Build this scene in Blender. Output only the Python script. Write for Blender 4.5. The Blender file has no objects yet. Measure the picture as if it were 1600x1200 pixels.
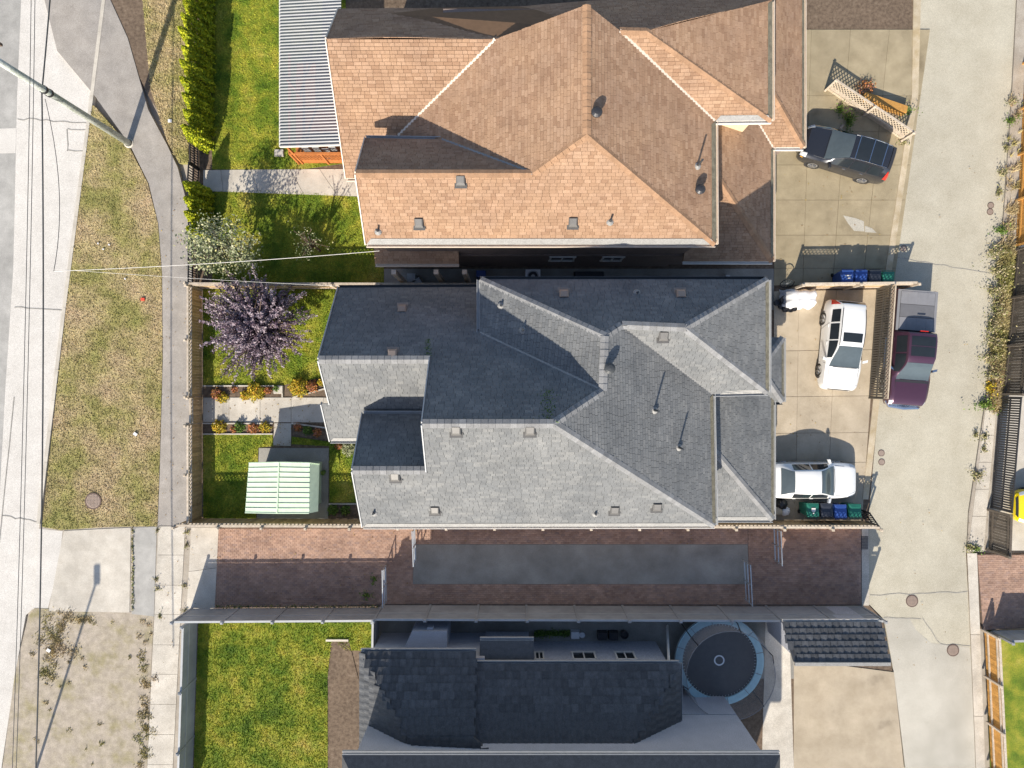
import bpy, bmesh, math, random
import numpy as np
from mathutils import Vector, Matrix
random.seed(11); RNG = np.random.default_rng(11)
SC = bpy.context.scene
C = SC.collection
# ------------------------------------------------------------------ camera
H = 31.2          # drone height above ground (m)
S = 0.0335        # metres on the ground per photo pixel
def P(px, py, z=0.0):
    k = (1 - z/H)*S
    return Vector(((px-800)*k, (600-py)*k, z))
cd = bpy.data.cameras.new('camera'); cam = bpy.data.objects.new('camera', cd); C.objects.link(cam)
cam.location = (0, 0, H); cam.rotation_euler = (0, 0, 0)
cd.sensor_width = 36; cd.lens = 36*(H/S)/1600; cd.clip_end = 2000; cd.clip_start = .5
SC.camera = cam
SC.render.resolution_x = 1024; SC.render.resolution_y = 768
# ------------------------------------------------------------------ light
ELEV = math.radians(33.3)
sd = Vector((0.305, 0.952, 0)).normalized()          # shadows fall this way
W = bpy.data.worlds.new('World'); SC.world = W; W.use_nodes = True
nt = W.node_tree; bg = nt.nodes['Background']
sky = nt.nodes.new('ShaderNodeTexSky'); sky.sky_type = 'NISHITA'; sky.sun_disc = False
sky.sun_elevation = ELEV; sky.sun_rotation = math.atan2(-sd.x, -sd.y)
nt.links.new(sky.outputs[0], bg.inputs[0]); bg.inputs[1].default_value = 0.118
sl = bpy.data.lights.new('sun', 'SUN'); sun = bpy.data.objects.new('sun', sl); C.objects.link(sun)
sl.energy = 4.9; sl.angle = math.radians(.53); sl.color = (1.0, .915, .78)
sun.rotation_euler = Vector((sd.x*math.cos(ELEV), sd.y*math.cos(ELEV), -math.sin(ELEV))).to_track_quat('-Z', 'Y').to_euler()
sun.location = (-20, -60, 60)
SC.view_settings.view_transform = 'Standard'; SC.view_settings.look = 'None'
SC.view_settings.exposure = 0.54; SC.view_settings.gamma = 1
# ------------------------------------------------------------------ materials
MATS = {}
def newmat(name):
    m = bpy.data.materials.new(name); m.use_nodes = True
    MATS[name] = m
    t = m.node_tree
    return m, t, t.nodes['Principled BSDF']
def ramp(t, cols):
    r = t.nodes.new('ShaderNodeValToRGB'); e = r.color_ramp.elements
    while len(e) > len(cols): e.remove(e[-1])
    while len(e) < len(cols): e.new(.5)
    for i, (p, c) in enumerate(cols): e[i].position = p; e[i].color = (*c, 1)
    return r
def noise(t, scale, detail=4, rough=.6, vec=None, dist=0):
    n = t.nodes.new('ShaderNodeTexNoise'); n.inputs['Scale'].default_value = scale
    n.inputs['Detail'].default_value = detail; n.inputs['Roughness'].default_value = rough; n.inputs['Distortion'].default_value = dist
    if vec is not None: t.links.new(vec, n.inputs['Vector'])
    return n
def mix(t, a, b, fac, mode='MIX'):
    m = t.nodes.new('ShaderNodeMix'); m.data_type = 'RGBA'; m.blend_type = mode
    for i, v in ((6, a), (7, b)):
        if isinstance(v, (tuple, list)): m.inputs[i].default_value = (*v, 1)
        else: t.links.new(v, m.inputs[i])
    if isinstance(fac, (int, float)): m.inputs[0].default_value = fac
    else: t.links.new(fac, m.inputs[0])
    return m.outputs[2]
def nmat(name, cols, scale=3, big=None, bigcols=None, rough=.85, bump=0, bscale=40, tone=None, rnd=0, spec=.3, metal=0, fine=0, detail=5, bigdetail=3):
    """noise-coloured material in world space; tone = ramp on the per-face attribute; rnd = per-object brightness spread"""
    m, t, b = newmat(name)
    g = t.nodes.new('ShaderNodeNewGeometry'); pos = g.outputs['Position']
    if tone:
        a = t.nodes.new('ShaderNodeAttribute'); a.attribute_name = 'tone'
        r = ramp(t, tone); t.links.new(a.outputs['Fac'], r.inputs[0]); col = r.outputs[0]
        n = noise(t, scale, detail, .6, pos); r2 = ramp(t, cols); t.links.new(n.outputs[0], r2.inputs[0])
        col = mix(t, col, r2.outputs[0], 1.0, 'MULTIPLY')
    else:
        n = noise(t, scale, detail, .6, pos); r = ramp(t, cols); t.links.new(n.outputs[0], r.inputs[0]); col = r.outputs[0]
    if big:
        n2 = noise(t, big, bigdetail, .55, pos); r2 = ramp(t, bigcols or [(.3, (.8, .8, .8)), (.7, (1.1, 1.1, 1.1))]); t.links.new(n2.outputs[0], r2.inputs[0])
        col = mix(t, col, r2.outputs[0], 1.0, 'MULTIPLY')
    if fine:
        n3 = noise(t, fine, 2, .5, pos); r3 = ramp(t, [(.3, (.72, .72, .72)), (.7, (1.25, 1.25, 1.25))]); t.links.new(n3.outputs[0], r3.inputs[0])
        col = mix(t, col, r3.outputs[0], 1.0, 'MULTIPLY')
    if rnd:
        o = t.nodes.new('ShaderNodeObjectInfo')
        r4 = ramp(t, [(0, (1-rnd,)*3), (1, (1+rnd,)*3)]); t.links.new(o.outputs['Random'], r4.inputs[0])
        col = mix(t, col, r4.outputs[0], 1.0, 'MULTIPLY')
    t.links.new(col, b.inputs['Base Color'])
    b.inputs['Roughness'].default_value = rough; b.inputs['Specular IOR Level'].default_value = spec; b.inputs['Metallic'].default_value = metal
    if bump:
        nb = noise(t, bscale, 3, .6, pos); bp = t.nodes.new('ShaderNodeBump'); bp.inputs['Strength'].default_value = bump; bp.inputs['Distance'].default_value = .02
        t.links.new(nb.outputs[0], bp.inputs['Height']); t.links.new(bp.outputs[0], b.inputs['Normal'])
    return m
def flat(name, c, rough=.5, metal=0, spec=.5, coat=0, var=.08):
    m = nmat(name, [(.3, tuple(x*(1-var) for x in c)), (.7, tuple(min(1, x*(1+var)) for x in c))], 4, rough=rough, spec=spec, metal=metal)
    if coat: m.node_tree.nodes['Principled BSDF'].inputs['Coat Weight'].default_value = coat
    return m
def two(c, v): return [(.3, tuple(x*(1-v) for x in c)), (.7, tuple(x*(1+v) for x in c))]

nmat('soil', [(.3, (.10, .07, .05)), (.6, (.19, .14, .10)), (.8, (.26, .21, .16))], 6, big=.4, rough=.95, bump=.6, fine=60)
nmat('lawn', [(.28, (.05, .095, .010)), (.42, (.135, .19, .018)), (.55, (.26, .27, .032)), (.68, (.37, .325, .07)), (.8, (.42, .345, .13))], .6, big=1.9, bigcols=[(.35, (.72, .85, .7)), (.65, (1.12, 1.05, 1.0))], rough=.9, bump=.35, bscale=30, fine=18, detail=8)
nmat('grass_blade', [(.28, (.08, .16, .014)), (.42, (.21, .28, .025)), (.55, (.39, .40, .05)), (.68, (.52, .46, .10)), (.8, (.56, .47, .2))], .6, big=1.9, bigcols=[(.35, (.72, .85, .7)), (.65, (1.12, 1.05, 1.0))], rough=.7, fine=9, spec=.2, detail=8)
nmat('dry_lawn', [(.25, (.17, .19, .05)), (.42, (.30, .27, .10)), (.55, (.41, .33, .175)), (.7, (.44, .335, .21)), (.85, (.34, .24, .15))], .45, big=1.3, rough=.95, bump=.4, bscale=30, fine=22, detail=9)
nmat('dry_blade', [(.25, (.22, .25, .06)), (.42, (.38, .34, .13)), (.55, (.52, .42, .23)), (.7, (.55, .42, .27)), (.85, (.42, .30, .19))], .45, big=1.3, rough=.8, fine=6, spec=.2, detail=9)
nmat('gravel', [(.3, (.34, .29, .235)), (.55, (.42, .375, .315)), (.8, (.50, .455, .40))], 1.2, big=.5, rough=.95, bump=.4, fine=50)
nmat('dirt_verge', [(.3, (.44, .38, .32)), (.52, (.40, .345, .27)), (.66, (.31, .27, .16)), (.82, (.22, .21, .09))], .8, big=3, rough=.95, bump=.4, fine=40, detail=9)
nmat('street', [(.3, (.56, .53, .49)), (.7, (.64, .61, .57))], 1.1, big=.12, bigcols=[(.3, (.92, .92, .92)), (.7, (1.05, 1.05, 1.05))], rough=.9, bump=.15, fine=45)
nmat('asphalt_old', [(.3, (.34, .33, .31)), (.7, (.45, .435, .41))], 2, big=.4, rough=.9, bump=.3, fine=50)
nmat('path_asphalt', [(.3, (.30, .275, .25)), (.7, (.40, .37, .34))], 1.4, big=.25, bigcols=[(.3, (.84, .85, .87)), (.7, (1.08, 1.06, 1.03))], rough=.92, bump=.3, fine=50)
nmat('dark_asphalt', [(.3, (.26, .245, .22)), (.7, (.34, .325, .295))], 1.2, big=.35, bigcols=[(.3, (.75, .75, .75)), (.7, (1.12, 1.12, 1.12))], rough=.92, bump=.3, fine=55)
nmat('lane', [(.3, (.42, .385, .305)), (.7, (.50, .465, .38))], .8, big=.13, bigcols=[(.3, (.9, .9, .9)), (.7, (1.06, 1.06, 1.05))], rough=.92, bump=.2, fine=42)
nmat('concrete', [(.3, (.50, .455, .39)), (.7, (.62, .575, .505))], 1.6, big=.5, rough=.9, bump=.2, fine=45, rnd=.05)
nmat('kerb_tan', [(.3, (.42, .33, .20)), (.7, (.60, .52, .40))], 1.4, big=.5, rough=.9, bump=.2, fine=40)
nmat('aggregate', [(.3, (.38, .315, .23)), (.7, (.49, .415, .315))], 1.1, big=.6, bigcols=[(.24, (.66, .65, .64)), (.36, (.95, .95, .95)), (.7, (1.1, 1.1, 1.1))], bigdetail=7, rough=.9, bump=.5, bscale=80, fine=70, rnd=.05)
nmat('aggregate_brown', [(.3, (.29, .24, .155)), (.7, (.40, .335, .225))], 1.1, big=.4, bigcols=[(.26, (.64, .62, .6)), (.4, (.95, .95, .95)), (.7, (1.12, 1.12, 1.12))], bigdetail=7, rough=.9, bump=.5, bscale=80, fine=70, rnd=.05)
nmat('brick', [(.3, (.85, .85, .85)), (.7, (1.1, 1.1, 1.1))], 2, tone=[(0, (.35, .225, .17)), (.35, (.42, .275, .205)), (.7, (.46, .305, .23)), (1, (.34, .235, .195))], big=.5, bigcols=[(.3, (.78, .78, .8)), (.7, (1.1, 1.1, 1.1))], rough=.9, bump=.2, fine=60)
nmat('brick_joint', two((.20, .15, .12), .2), 6, rough=.95)
nmat('shingle_grey', [(.3, (.9, .9, .9)), (.7, (1.1, 1.1, 1.1))], 1.2, tone=[(0, (.165, .168, .173)), (.4, (.185, .188, .192)), (.75, (.197, .199, .202)), (1, (.22, .22, .22))], big=.7, bigcols=[(.3, (.84, .86, .87)), (.7, (1.12, 1.12, 1.1))], bigdetail=6, rough=.93, bump=.3, bscale=120, fine=60, spec=.15)
nmat('shingle_brown', [(.3, (.9, .9, .9)), (.7, (1.1, 1.1, 1.1))], 1.2, tone=[(0, (.31, .19, .122)), (.3, (.36, .228, .148)), (.7, (.385, .247, .163)), (1, (.415, .272, .183))], big=.7, bigdetail=6, bigcols=[(.3, (.9, .9, .92)), (.7, (1.08, 1.08, 1.05))], rough=.93, bump=.3, bscale=120, fine=60, spec=.15)
nmat('deck_grey', two((.12, .125, .13), .1), 4, rough=.95)
nmat('deck_brown', two((.20, .12, .07), .1), 4, rough=.95)
nmat('cap_grey', two((.25, .25, .252), .12), 5, rough=.93, fine=60, rnd=.15, spec=.15)
nmat('cap_brown', two((.36, .22, .135), .12), 5, rough=.93, fine=60, rnd=.12, spec=.15)
nmat('tile_dark', two((.085, .088, .095), .2), 5, rough=.6, fine=40, rnd=.25, spec=.4)
nmat('fence_tan', [(.3, (.40, .27, .14)), (.7, (.56, .40, .23))], 5, rough=.85, fine=40, rnd=.22)
nmat('fence_post', [(.3, (.42, .35, .27)), (.7, (.58, .50, .41))], 5, rough=.85, fine=40, rnd=.1)
nmat('lattice_wood', [(.3, (.46, .37, .27)), (.7, (.60, .51, .40))], 5, rough=.85, fine=40)
nmat('fence_orange', two((.50, .26, .07), .2), 5, rough=.8, fine=40, rnd=.15)
nmat('fence_dark', two((.12, .10, .08), .2), 5, rough=.85, fine=40, rnd=.25)
nmat('fence_grey', two((.33, .345, .37), .08), 3, rough=.7, rnd=.06, big=.6)
flat('trim_white', (.72, .69, .65), .5)
flat('trim_cream', (.70, .60, .50), .55)
flat('trim_grey', (.42, .43, .44), .5)
flat('trim_dark', (.05, .055, .06), .5)
nmat('flashing', two((.30, .295, .285), .1), 3, rough=.6, fine=30)
nmat('flashing_dirty', two((.20, .18, .13), .3), 5, rough=.85, fine=30)
nmat('wall_brown', two((.23, .175, .15), .1), 2, rough=.85, fine=30)
nmat('wall_cream', two((.66, .55, .36), .05), 2, rough=.85, fine=30)
nmat('wall_grey', two((.30, .31, .325), .06), 2, rough=.85, fine=30)
nmat('wall_lilac', two((.44, .45, .50), .06), 2, rough=.85, fine=30)
flat('glass_dark', (.02, .025, .03), .06, spec=.6)
flat('glass_green', (.075, .095, .105), .05, spec=.8)
flat('metal_galv', (.55, .57, .58), .38, metal=.7)
flat('metal_dark', (.04, .04, .045), .45, metal=.2)
flat('black_paint', (.018, .018, .02), .45)
flat('gate_brown', (.10, .09, .075), .6)
flat('vent_metal', (.15, .145, .14), .55, metal=.2)
nmat('lane_pale', [(.3, (.47, .44, .375)), (.7, (.54, .51, .445))], .8, big=.2, rough=.92, bump=.2, fine=42)
nmat('tar', two((.30, .285, .26), .2), 3, rough=.9, fine=30)
nmat('leaf_litter', two((1, 1, 1), .15), 2, tone=[(0, (.16, .09, .04)), (.5, (.32, .20, .07)), (.8, (.45, .33, .10)), (1, (.28, .16, .10))], rough=.8)
flat('tyre', (.02, .02, .02), .85)
flat('rim_silver', (.62, .62, .63), .3, metal=.8)
flat('rim_grey', (.30, .29, .28), .35, metal=.8)
flat('car_white', (.80, .80, .79), .3, coat=1, var=.01)
flat('car_black', (.028, .03, .038), .25, metal=.3, coat=1, var=.02)
flat('car_maroon', (.085, .035, .062), .28, metal=.35, coat=1, var=.02)
flat('car_yellow', (.80, .62, .01), .3, coat=1, var=.02)
flat('chrome', (.75, .75, .76), .15, metal=1)
flat('lamp_red', (.55, .03, .02), .2)
flat('lamp_amber', (.75, .35, .02), .2)
flat('lamp_clear', (.6, .62, .65), .12)
flat('cover_grey', (.22, .22, .235), .6)
flat('cover_grey_dark', (.14, .14, .15), .6)
flat('plastic_black', (.03, .03, .035), .5)
flat('bin_green', (.02, .16, .11), .45)
flat('bin_blue', (.035, .09, .33), .45)
flat('bin_black', (.035, .04, .055), .45)
flat('white_cloth', (.74, .74, .76), .7)
flat('bag_black', (.02, .02, .022), .3)
flat('shed_green', (.60, .73, .55), .5)
flat('shed_wall', (.40, .50, .38), .6)
flat('iron', (.16, .11, .09), .6, metal=.4)
flat('iron_light', (.36, .28, .23), .65, metal=.3)
nmat('wood_orange', two((.48, .17, .05), .15), 4, rough=.7, fine=30)
nmat('bark', two((.14, .10, .075), .25), 8, rough=.95, fine=40)
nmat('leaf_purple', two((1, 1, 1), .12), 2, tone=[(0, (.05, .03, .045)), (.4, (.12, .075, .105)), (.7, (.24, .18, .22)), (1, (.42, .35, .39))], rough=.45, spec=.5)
nmat('leaf_pale', two((1, 1, 1), .15), 2, tone=[(0, (.10, .13, .05)), (.5, (.26, .29, .15)), (.85, (.42, .42, .28)), (1, (.50, .46, .20))], rough=.6)
nmat('leaf_cedar', two((1, 1, 1), .2), 2, tone=[(0, (.13, .19, .01)), (.5, (.32, .37, .012)), (1, (.55, .54, .025))], rough=.75)
nmat('leaf_green', two((1, 1, 1), .2), 2, tone=[(0, (.04, .09, .012)), (.6, (.10, .18, .025)), (1, (.20, .27, .05))], rough=.6)
nmat('leaf_yellow', two((1, 1, 1), .15), 2, tone=[(0, (.10, .14, .02)), (.4, (.34, .30, .03)), (.75, (.60, .44, .03)), (1, (.60, .28, .03))], rough=.6)
nmat('leaf_red', two((1, 1, 1), .15), 2, tone=[(0, (.09, .09, .02)), (.4, (.25, .13, .03)), (.7, (.50, .17, .05)), (1, (.45, .20, .16))], rough=.6)
nmat('leaf_weed', two((1, 1, 1), .2), 2, tone=[(0, (.09, .12, .03)), (.45, (.22, .23, .08)), (.75, (.38, .31, .17)), (1, (.46, .39, .27))], rough=.75)
flat('pad_blue', (.42, .62, .68), .55)
flat('mat_black', (.11, .105, .105), .7)
flat('litter_red', (.7, .08, .04), .6)
m, t, b = newmat('net'); b.inputs['Base Color'].default_value = (.34, .34, .36, 1); b.inputs['Alpha'].default_value = .35; b.inputs['Roughness'].default_value = .8
m, t, b = newmat('patio_plastic')
b.inputs['Base Color'].default_value = (.22, .235, .26, 1); b.inputs['Roughness'].default_value = .35; b.inputs['Alpha'].default_value = .9
# street lines of mould on the leaning pole
nmat('pole_metal', [(.3, (.36, .40, .34)), (.7, (.62, .64, .62))], 1.2, rough=.5, metal=.3, fine=12)
# ------------------------------------------------------------------ mesh helpers
def wloc(o):
    v = Vector((0, 0, 0))
    while o is not None: v += o.location; o = o.parent
    return v
def link(o, parent=None, label=None, cat=None, group=None, kind=None):
    if o.name not in C.objects: C.objects.link(o)
    if parent is not None: o.parent = parent
    if label: o['label'] = label
    if cat: o['category'] = cat
    if group: o['group'] = group
    if kind: o['kind'] = kind
    return o
def thing(name, loc, label, cat, group=None, rz=0):
    o = bpy.data.objects.new(name, None); o.empty_display_size = .2
    o.location = loc; o.rotation_euler = (0, 0, rz)
    return link(o, None, label, cat, group)
class MB:
    def __init__(s): s.v = []; s.f = []; s.t = []; s.m = []
    def add(s, vs, fs, tone=None, mi=0):
        n = len(s.v); s.v += [tuple(x) for x in vs]
        for f in fs: s.f.append(tuple(i+n for i in f)); s.t.append(.5 if tone is None else tone); s.m.append(mi)
        return s
    def box(s, c, d, rz=0, M=None, mi=0, top=1.0):
        x, y, z = d[0]/2, d[1]/2, d[2]/2
        vs = [Vector((a*x*(top if g > 0 else 1), b*y*(top if g > 0 else 1), g*z)) for g in (-1, 1) for a, b in ((-1, -1), (1, -1), (1, 1), (-1, 1))]
        R = M if M is not None else Matrix.Rotation(rz, 3, 'Z')
        c = Vector(c)
        return s.add([R @ v + c for v in vs], [(3, 2, 1, 0), (4, 5, 6, 7), (0, 1, 5, 4), (1, 2, 6, 5), (2, 3, 7, 6), (3, 0, 4, 7)], mi=mi)
    def beam(s, p, q, w, h, up=Vector((0, 0, 1)), mi=0):
        p, q = Vector(p), Vector(q); d = q-p; L = d.length
        if L < 1e-6: return s
        x = d/L; y = up.cross(x)
        if y.length < 1e-4: y = Vector((0, 1, 0)).cross(x)
        y.normalize(); z = x.cross(y)
        M = Matrix((x, y, z)).transposed()
        return s.box((p+q)/2, (L, w, h), M=M, mi=mi)
    def prism(s, poly, z0, z1, mi=0, bottom=False):
        if sum((poly[i][0]*poly[(i+1) % len(poly)][1]-poly[(i+1) % len(poly)][0]*poly[i][1]) for i in range(len(poly))) < 0: poly = poly[::-1]
        n = len(poly); vs = [(p[0], p[1], z0) for p in poly]+[(p[0], p[1], z1) for p in poly]
        fs = [tuple(range(n, 2*n))]+[(i, (i+1) % n, n+(i+1) % n, n+i) for i in range(n)]
        if bottom: fs.append(tuple(range(n-1, -1, -1)))
        return s.add(vs, fs, mi=mi)
    def tube(s, pts, r, n=8, cap=True, mi=0):
        pts = [Vector(p) for p in pts]; rs = r if isinstance(r, (list, tuple)) else [r]*len(pts)
        base = len(s.v)
        for i, p in enumerate(pts):
            d = (pts[min(i+1, len(pts)-1)]-pts[max(i-1, 0)]).normalized()
            a = d.cross(Vector((0, 0, 1)) if abs(d.z) < .9 else Vector((1, 0, 0))).normalized(); b2 = d.cross(a)
            for k in range(n):
                th = 2*math.pi*k/n; s.v.append(tuple(p+(a*math.cos(th)+b2*math.sin(th))*rs[i]))
        for i in range(len(pts)-1):
            for k in range(n):
                s.f.append((base+i*n+k, base+i*n+(k+1) % n, base+(i+1)*n+(k+1) % n, base+(i+1)*n+k)); s.t.append(.5); s.m.append(mi)
        if cap:
            for f in (tuple(base+k for k in range(n-1, -1, -1)), tuple(base+(len(pts)-1)*n+k for k in range(n))): s.f.append(f); s.t.append(.5); s.m.append(mi)
        return s
    def lathe(s, prof, c=(0, 0, 0), n=20, mi=0, M=None):
        base = len(s.v); c = Vector(c)
        for r, z in prof:
            for k in range(n):
                th = 2*math.pi*k/n; v = Vector((r*math.cos(th), r*math.sin(th), z))
                if M is not None: v = M @ v
                s.v.append(tuple(v+c))
        for i in range(len(prof)-1):
            for k in range(n):
                s.f.append((base+i*n+k, base+i*n+(k+1) % n, base+(i+1)*n+(k+1) % n, base+(i+1)*n+k)); s.t.append(.5); s.m.append(mi)
        return s
    def build(s, name, mat, parent=None, local=False, smooth=False, **kw):
        me = bpy.data.meshes.new(name)
        v = s.v
        if parent is not None and not local:
            o = wloc(parent); v = [(a[0]-o.x, a[1]-o.y, a[2]-o.z) for a in v]
        me.from_pydata(v, [], s.f)
        mats = mat if isinstance(mat, (list, tuple)) else [mat]
        for x in mats: me.materials.append(MATS[x])
        if len(mats) > 1: me.polygons.foreach_set('material_index', s.m)
        a = me.attributes.new('tone', 'FLOAT', 'FACE'); a.data.foreach_set('value', s.t)
        if smooth: me.polygons.foreach_set('use_smooth', [True]*len(me.polygons))
        me.update()
        return link(bpy.data.objects.new(name, me), parent, **kw)
def structure(name, polys, z1, mat, z0=-.2, px=True, label=None):
    m = MB()
    for p in polys: m.prism([P(a, b)[:2] for a, b in p] if px else p, z0, z1)
    return m.build(name, mat, kind='structure', label=label)
def inst(src, parent, loc, rz=0, scale=None, name=None):
    o = src.copy(); o.name = name or src.name.split('.')[0]
    o.location = loc; o.rotation_euler = (0, 0, rz)
    if scale: o.scale = scale
    C.objects.link(o); o.parent = parent
    return o
def inside(poly, X, Y):
    r = np.zeros(len(X), bool); n = len(poly)
    for i in range(n):
        x1, y1 = poly[i][:2]; x2, y2 = poly[(i+1) % n][:2]
        if y1 == y2: continue
        c = ((y1 > Y) != (y2 > Y)) & (X < (x2-x1)*(Y-y1)/(y2-y1)+x1); r ^= c
    return r
def scatter(poly, dens):
    a = np.array([p[:2] for p in poly], float); lo, hi = a.min(0), a.max(0)
    n = int((hi-lo).prod()*dens); q = RNG.random((n, 2))*(hi-lo)+lo
    return q[inside(poly, q[:, 0], q[:, 1])]
def npmesh(name, V, F, mat, parent=None, tone=None, **kw):
    me = bpy.data.meshes.new(name); k = F.shape[1]
    me.vertices.add(len(V)); me.vertices.foreach_set('co', np.ascontiguousarray(V, np.float32).ravel())
    me.loops.add(F.size); me.loops.foreach_set('vertex_index', np.ascontiguousarray(F, np.int32).ravel())
    me.polygons.add(len(F)); me.polygons.foreach_set('loop_start', np.arange(0, F.size, k, dtype=np.int32))
    me.materials.append(MATS[mat])
    a = me.attributes.new('tone', 'FLOAT', 'FACE'); a.data.foreach_set('value', np.ascontiguousarray(tone if tone is not None else RNG.random(len(F)), np.float32))
    me.update(calc_edges=True)
    return link(bpy.data.objects.new(name, me), parent, **kw)
def blades(name, polys, dens, h, mat, z, label, parent=None, cat='grass'):
    Q = np.vstack([scatter([P(a, b) for a, b in p], dens) for p in polys]); n = len(Q)
    th = RNG.random(n)*2*np.pi; w = .012+.02*RNG.random(n); hh = h*(.5+RNG.random(n)); ln = h*RNG.normal(0, .7, (n, 2))
    B = np.c_[Q, np.full(n, z)]; d = np.c_[np.cos(th)*w, np.sin(th)*w, np.zeros(n)]
    V = np.stack([B-d, B+d, B+np.c_[ln, hh]], 1).reshape(-1, 3)
    return npmesh(name, V, np.arange(3*n).reshape(-1, 3), mat, parent, kind='stuff', label=label, cat=cat)
def tufts(name, centres, mat, z, label, h=.07):
    Q = np.vstack([RNG.normal(0, 1, (int(r*r*900)+8, 2))*r*.5+np.array(P(x, y)[:2]) for x, y, r in centres]); n = len(Q)
    th = RNG.random(n)*2*np.pi; w = .012+.02*RNG.random(n); hh = h*(.5+RNG.random(n)); ln = h*RNG.normal(0, .7, (n, 2))
    B = np.c_[Q, np.full(n, z)]; d = np.c_[np.cos(th)*w, np.sin(th)*w, np.zeros(n)]
    return npmesh(name, np.stack([B-d, B+d, B+np.c_[ln, hh]], 1).reshape(-1, 3), np.arange(3*n).reshape(-1, 3), mat, None, kind='stuff', label=label, cat='grass')
def leaves(name, pts, size, mat, parent, tone=None, flat_=.5, **kw):
    """pts world positions (N,3); rhombic leaves"""
    n = len(pts); nr = RNG.normal(0, 1, (n, 3)); nr[:, 2] = np.abs(nr[:, 2])+flat_; nr /= np.linalg.norm(nr, axis=1)[:, None]
    a = np.cross(nr, RNG.normal(0, 1, (n, 3))); a /= np.linalg.norm(a, axis=1)[:, None]; b = np.cross(nr, a)
    s = size*(.6+.8*RNG.random(n))[:, None]
    V = np.stack([pts-a*s, pts-b*s*.55+nr*s*.1, pts+a*s, pts+b*s*.55+nr*s*.1], 1).reshape(-1, 3)
    if parent is not None: V = V-np.array(wloc(parent))
    return npmesh(name, V, np.arange(4*n).reshape(-1, 4), mat, parent, tone if tone is not None else RNG.random(n), **kw)
# ---- polygons cut into courses (shingles, pavers)
def clip(poly, ax, val, keep_ge):
    out = []; n = len(poly)
    for i in range(n):
        a, b = poly[i], poly[(i+1) % n]; da = (a[ax]-val) if keep_ge else (val-a[ax]); db = (b[ax]-val) if keep_ge else (val-b[ax])
        if da >= 0: out.append(a)
        if (da > 0) != (db > 0) and abs(da-db) > 1e-12:
            t_ = da/(da-db); out.append((a[0]+(b[0]-a[0])*t_, a[1]+(b[1]-a[1])*t_))
    return out
def frame(poly, ax=None):
    n = Vector((0, 0, 0))
    for i in range(len(poly)):
        a, b = poly[i], poly[(i+1) % len(poly)]
        n += Vector(((a.y-b.y)*(a.z+b.z), (a.z-b.z)*(a.x+b.x), (a.x-b.x)*(a.y+b.y)))
    n.normalize()
    if n.z < 0: n = -n
    u = ax if ax is not None else Vector((-n.y, n.x, 0)).normalized()
    return n, u, n.cross(u)
def courses(mb, poly, du, dv, gap, lift, low, stagger=True, jitter=.35, ax=None, trim=.02):
    n, u, v = frame(poly, ax); o = sum(poly, Vector((0, 0, 0)))/len(poly)
    dmax = max((p-o).dot(n) for p in poly); dmin = min((p-o).dot(n) for p in poly)
    q = [((p-o).dot(u), (p-o).dot(v)) for p in poly]
    # height of the (maybe slightly warped) surface is fitted per point through inverse distance
    dn = [(p-o).dot(n) for p in poly]
    def warp(a, b):
        if dmax-dmin < .01: return 0
        ws = [1/((a-x)**2+(b-y)**2+1e-4) for x, y in q]; return sum(w*d for w, d in zip(ws, dn))/sum(ws)
    vmin, vmax = min(p[1] for p in q), max(p[1] for p in q)
    j = 0; v0 = vmin
    while v0 < vmax:
        row = clip(clip(q, 1, v0, True), 1, v0+dv-gap, False)
        if len(row) >= 3:
            u0, u1 = min(p[0] for p in row), max(p[0] for p in row)
            x = math.floor(u0/du)*du-du*((.5 if j % 2 else 0) if stagger else 0)-(random.random()*du if jitter else 0)
            while x < u1:
                w = du*(1+random.uniform(-jitter, jitter))
                cell = clip(clip(row, 0, x, True), 0, x+w-gap, False)
                x += w
                if len(cell) < 3: continue
                ar = abs(sum(cell[i][0]*cell[(i+1) % len(cell)][1]-cell[(i+1) % len(cell)][0]*cell[i][1] for i in range(len(cell))))/2
                if ar < du*dv*.04: continue
                r = random.random(); h0 = lift*(.7+.6*random.random())
                top = []; bot = []
                for (a, b) in cell:
                    wv = warp(a, b); base = o+u*a+v*b
                    top.append(base+n*(wv+h0+low*(1-(b-v0)/dv))); bot.append(base+n*(wv-.004))
                k = len(cell)
                if sum(cell[i][0]*cell[(i+1) % k][1]-cell[(i+1) % k][0]*cell[i][1] for i in range(k)) < 0: top.reverse(); bot.reverse()
                mb.add(top+bot, [tuple(range(k))]+[(i, k+i, k+(i+1) % k, (i+1) % k) for i in range(k)], r)
        v0 += dv; j += 1
def on_face(px, py, poly):
    n, u, v = frame(poly); o = sum(poly, Vector((0, 0, 0)))/len(poly)
    c = Vector((0, 0, H)); d = P(px, py, 0)-c
    return c+d*((o-c).dot(n)/d.dot(n))

def zpl(f3, x, y):
    n, u, v = frame(f3); o = f3[0]
    return Vector((x, y, o.z-((x-o.x)*n.x+(y-o.y)*n.y)/n.z))
def cross_line(f, g, p, test):
    """point on the line where planes f and g meet, through p, at which test(q)=0 (bisection along the line)"""
    d = frame(f)[0].cross(frame(g)[0]).normalized()
    lo, hi = -12.0, 12.0; best = min((abs(test(p+d*(lo+(hi-lo)*i/4800))), lo+(hi-lo)*i/4800) for i in range(4801))
    return p+d*best[1]
def pxof(q): k = (1-q.z/H)*S; return 800+q.x/k, 600-q.y/k
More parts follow.
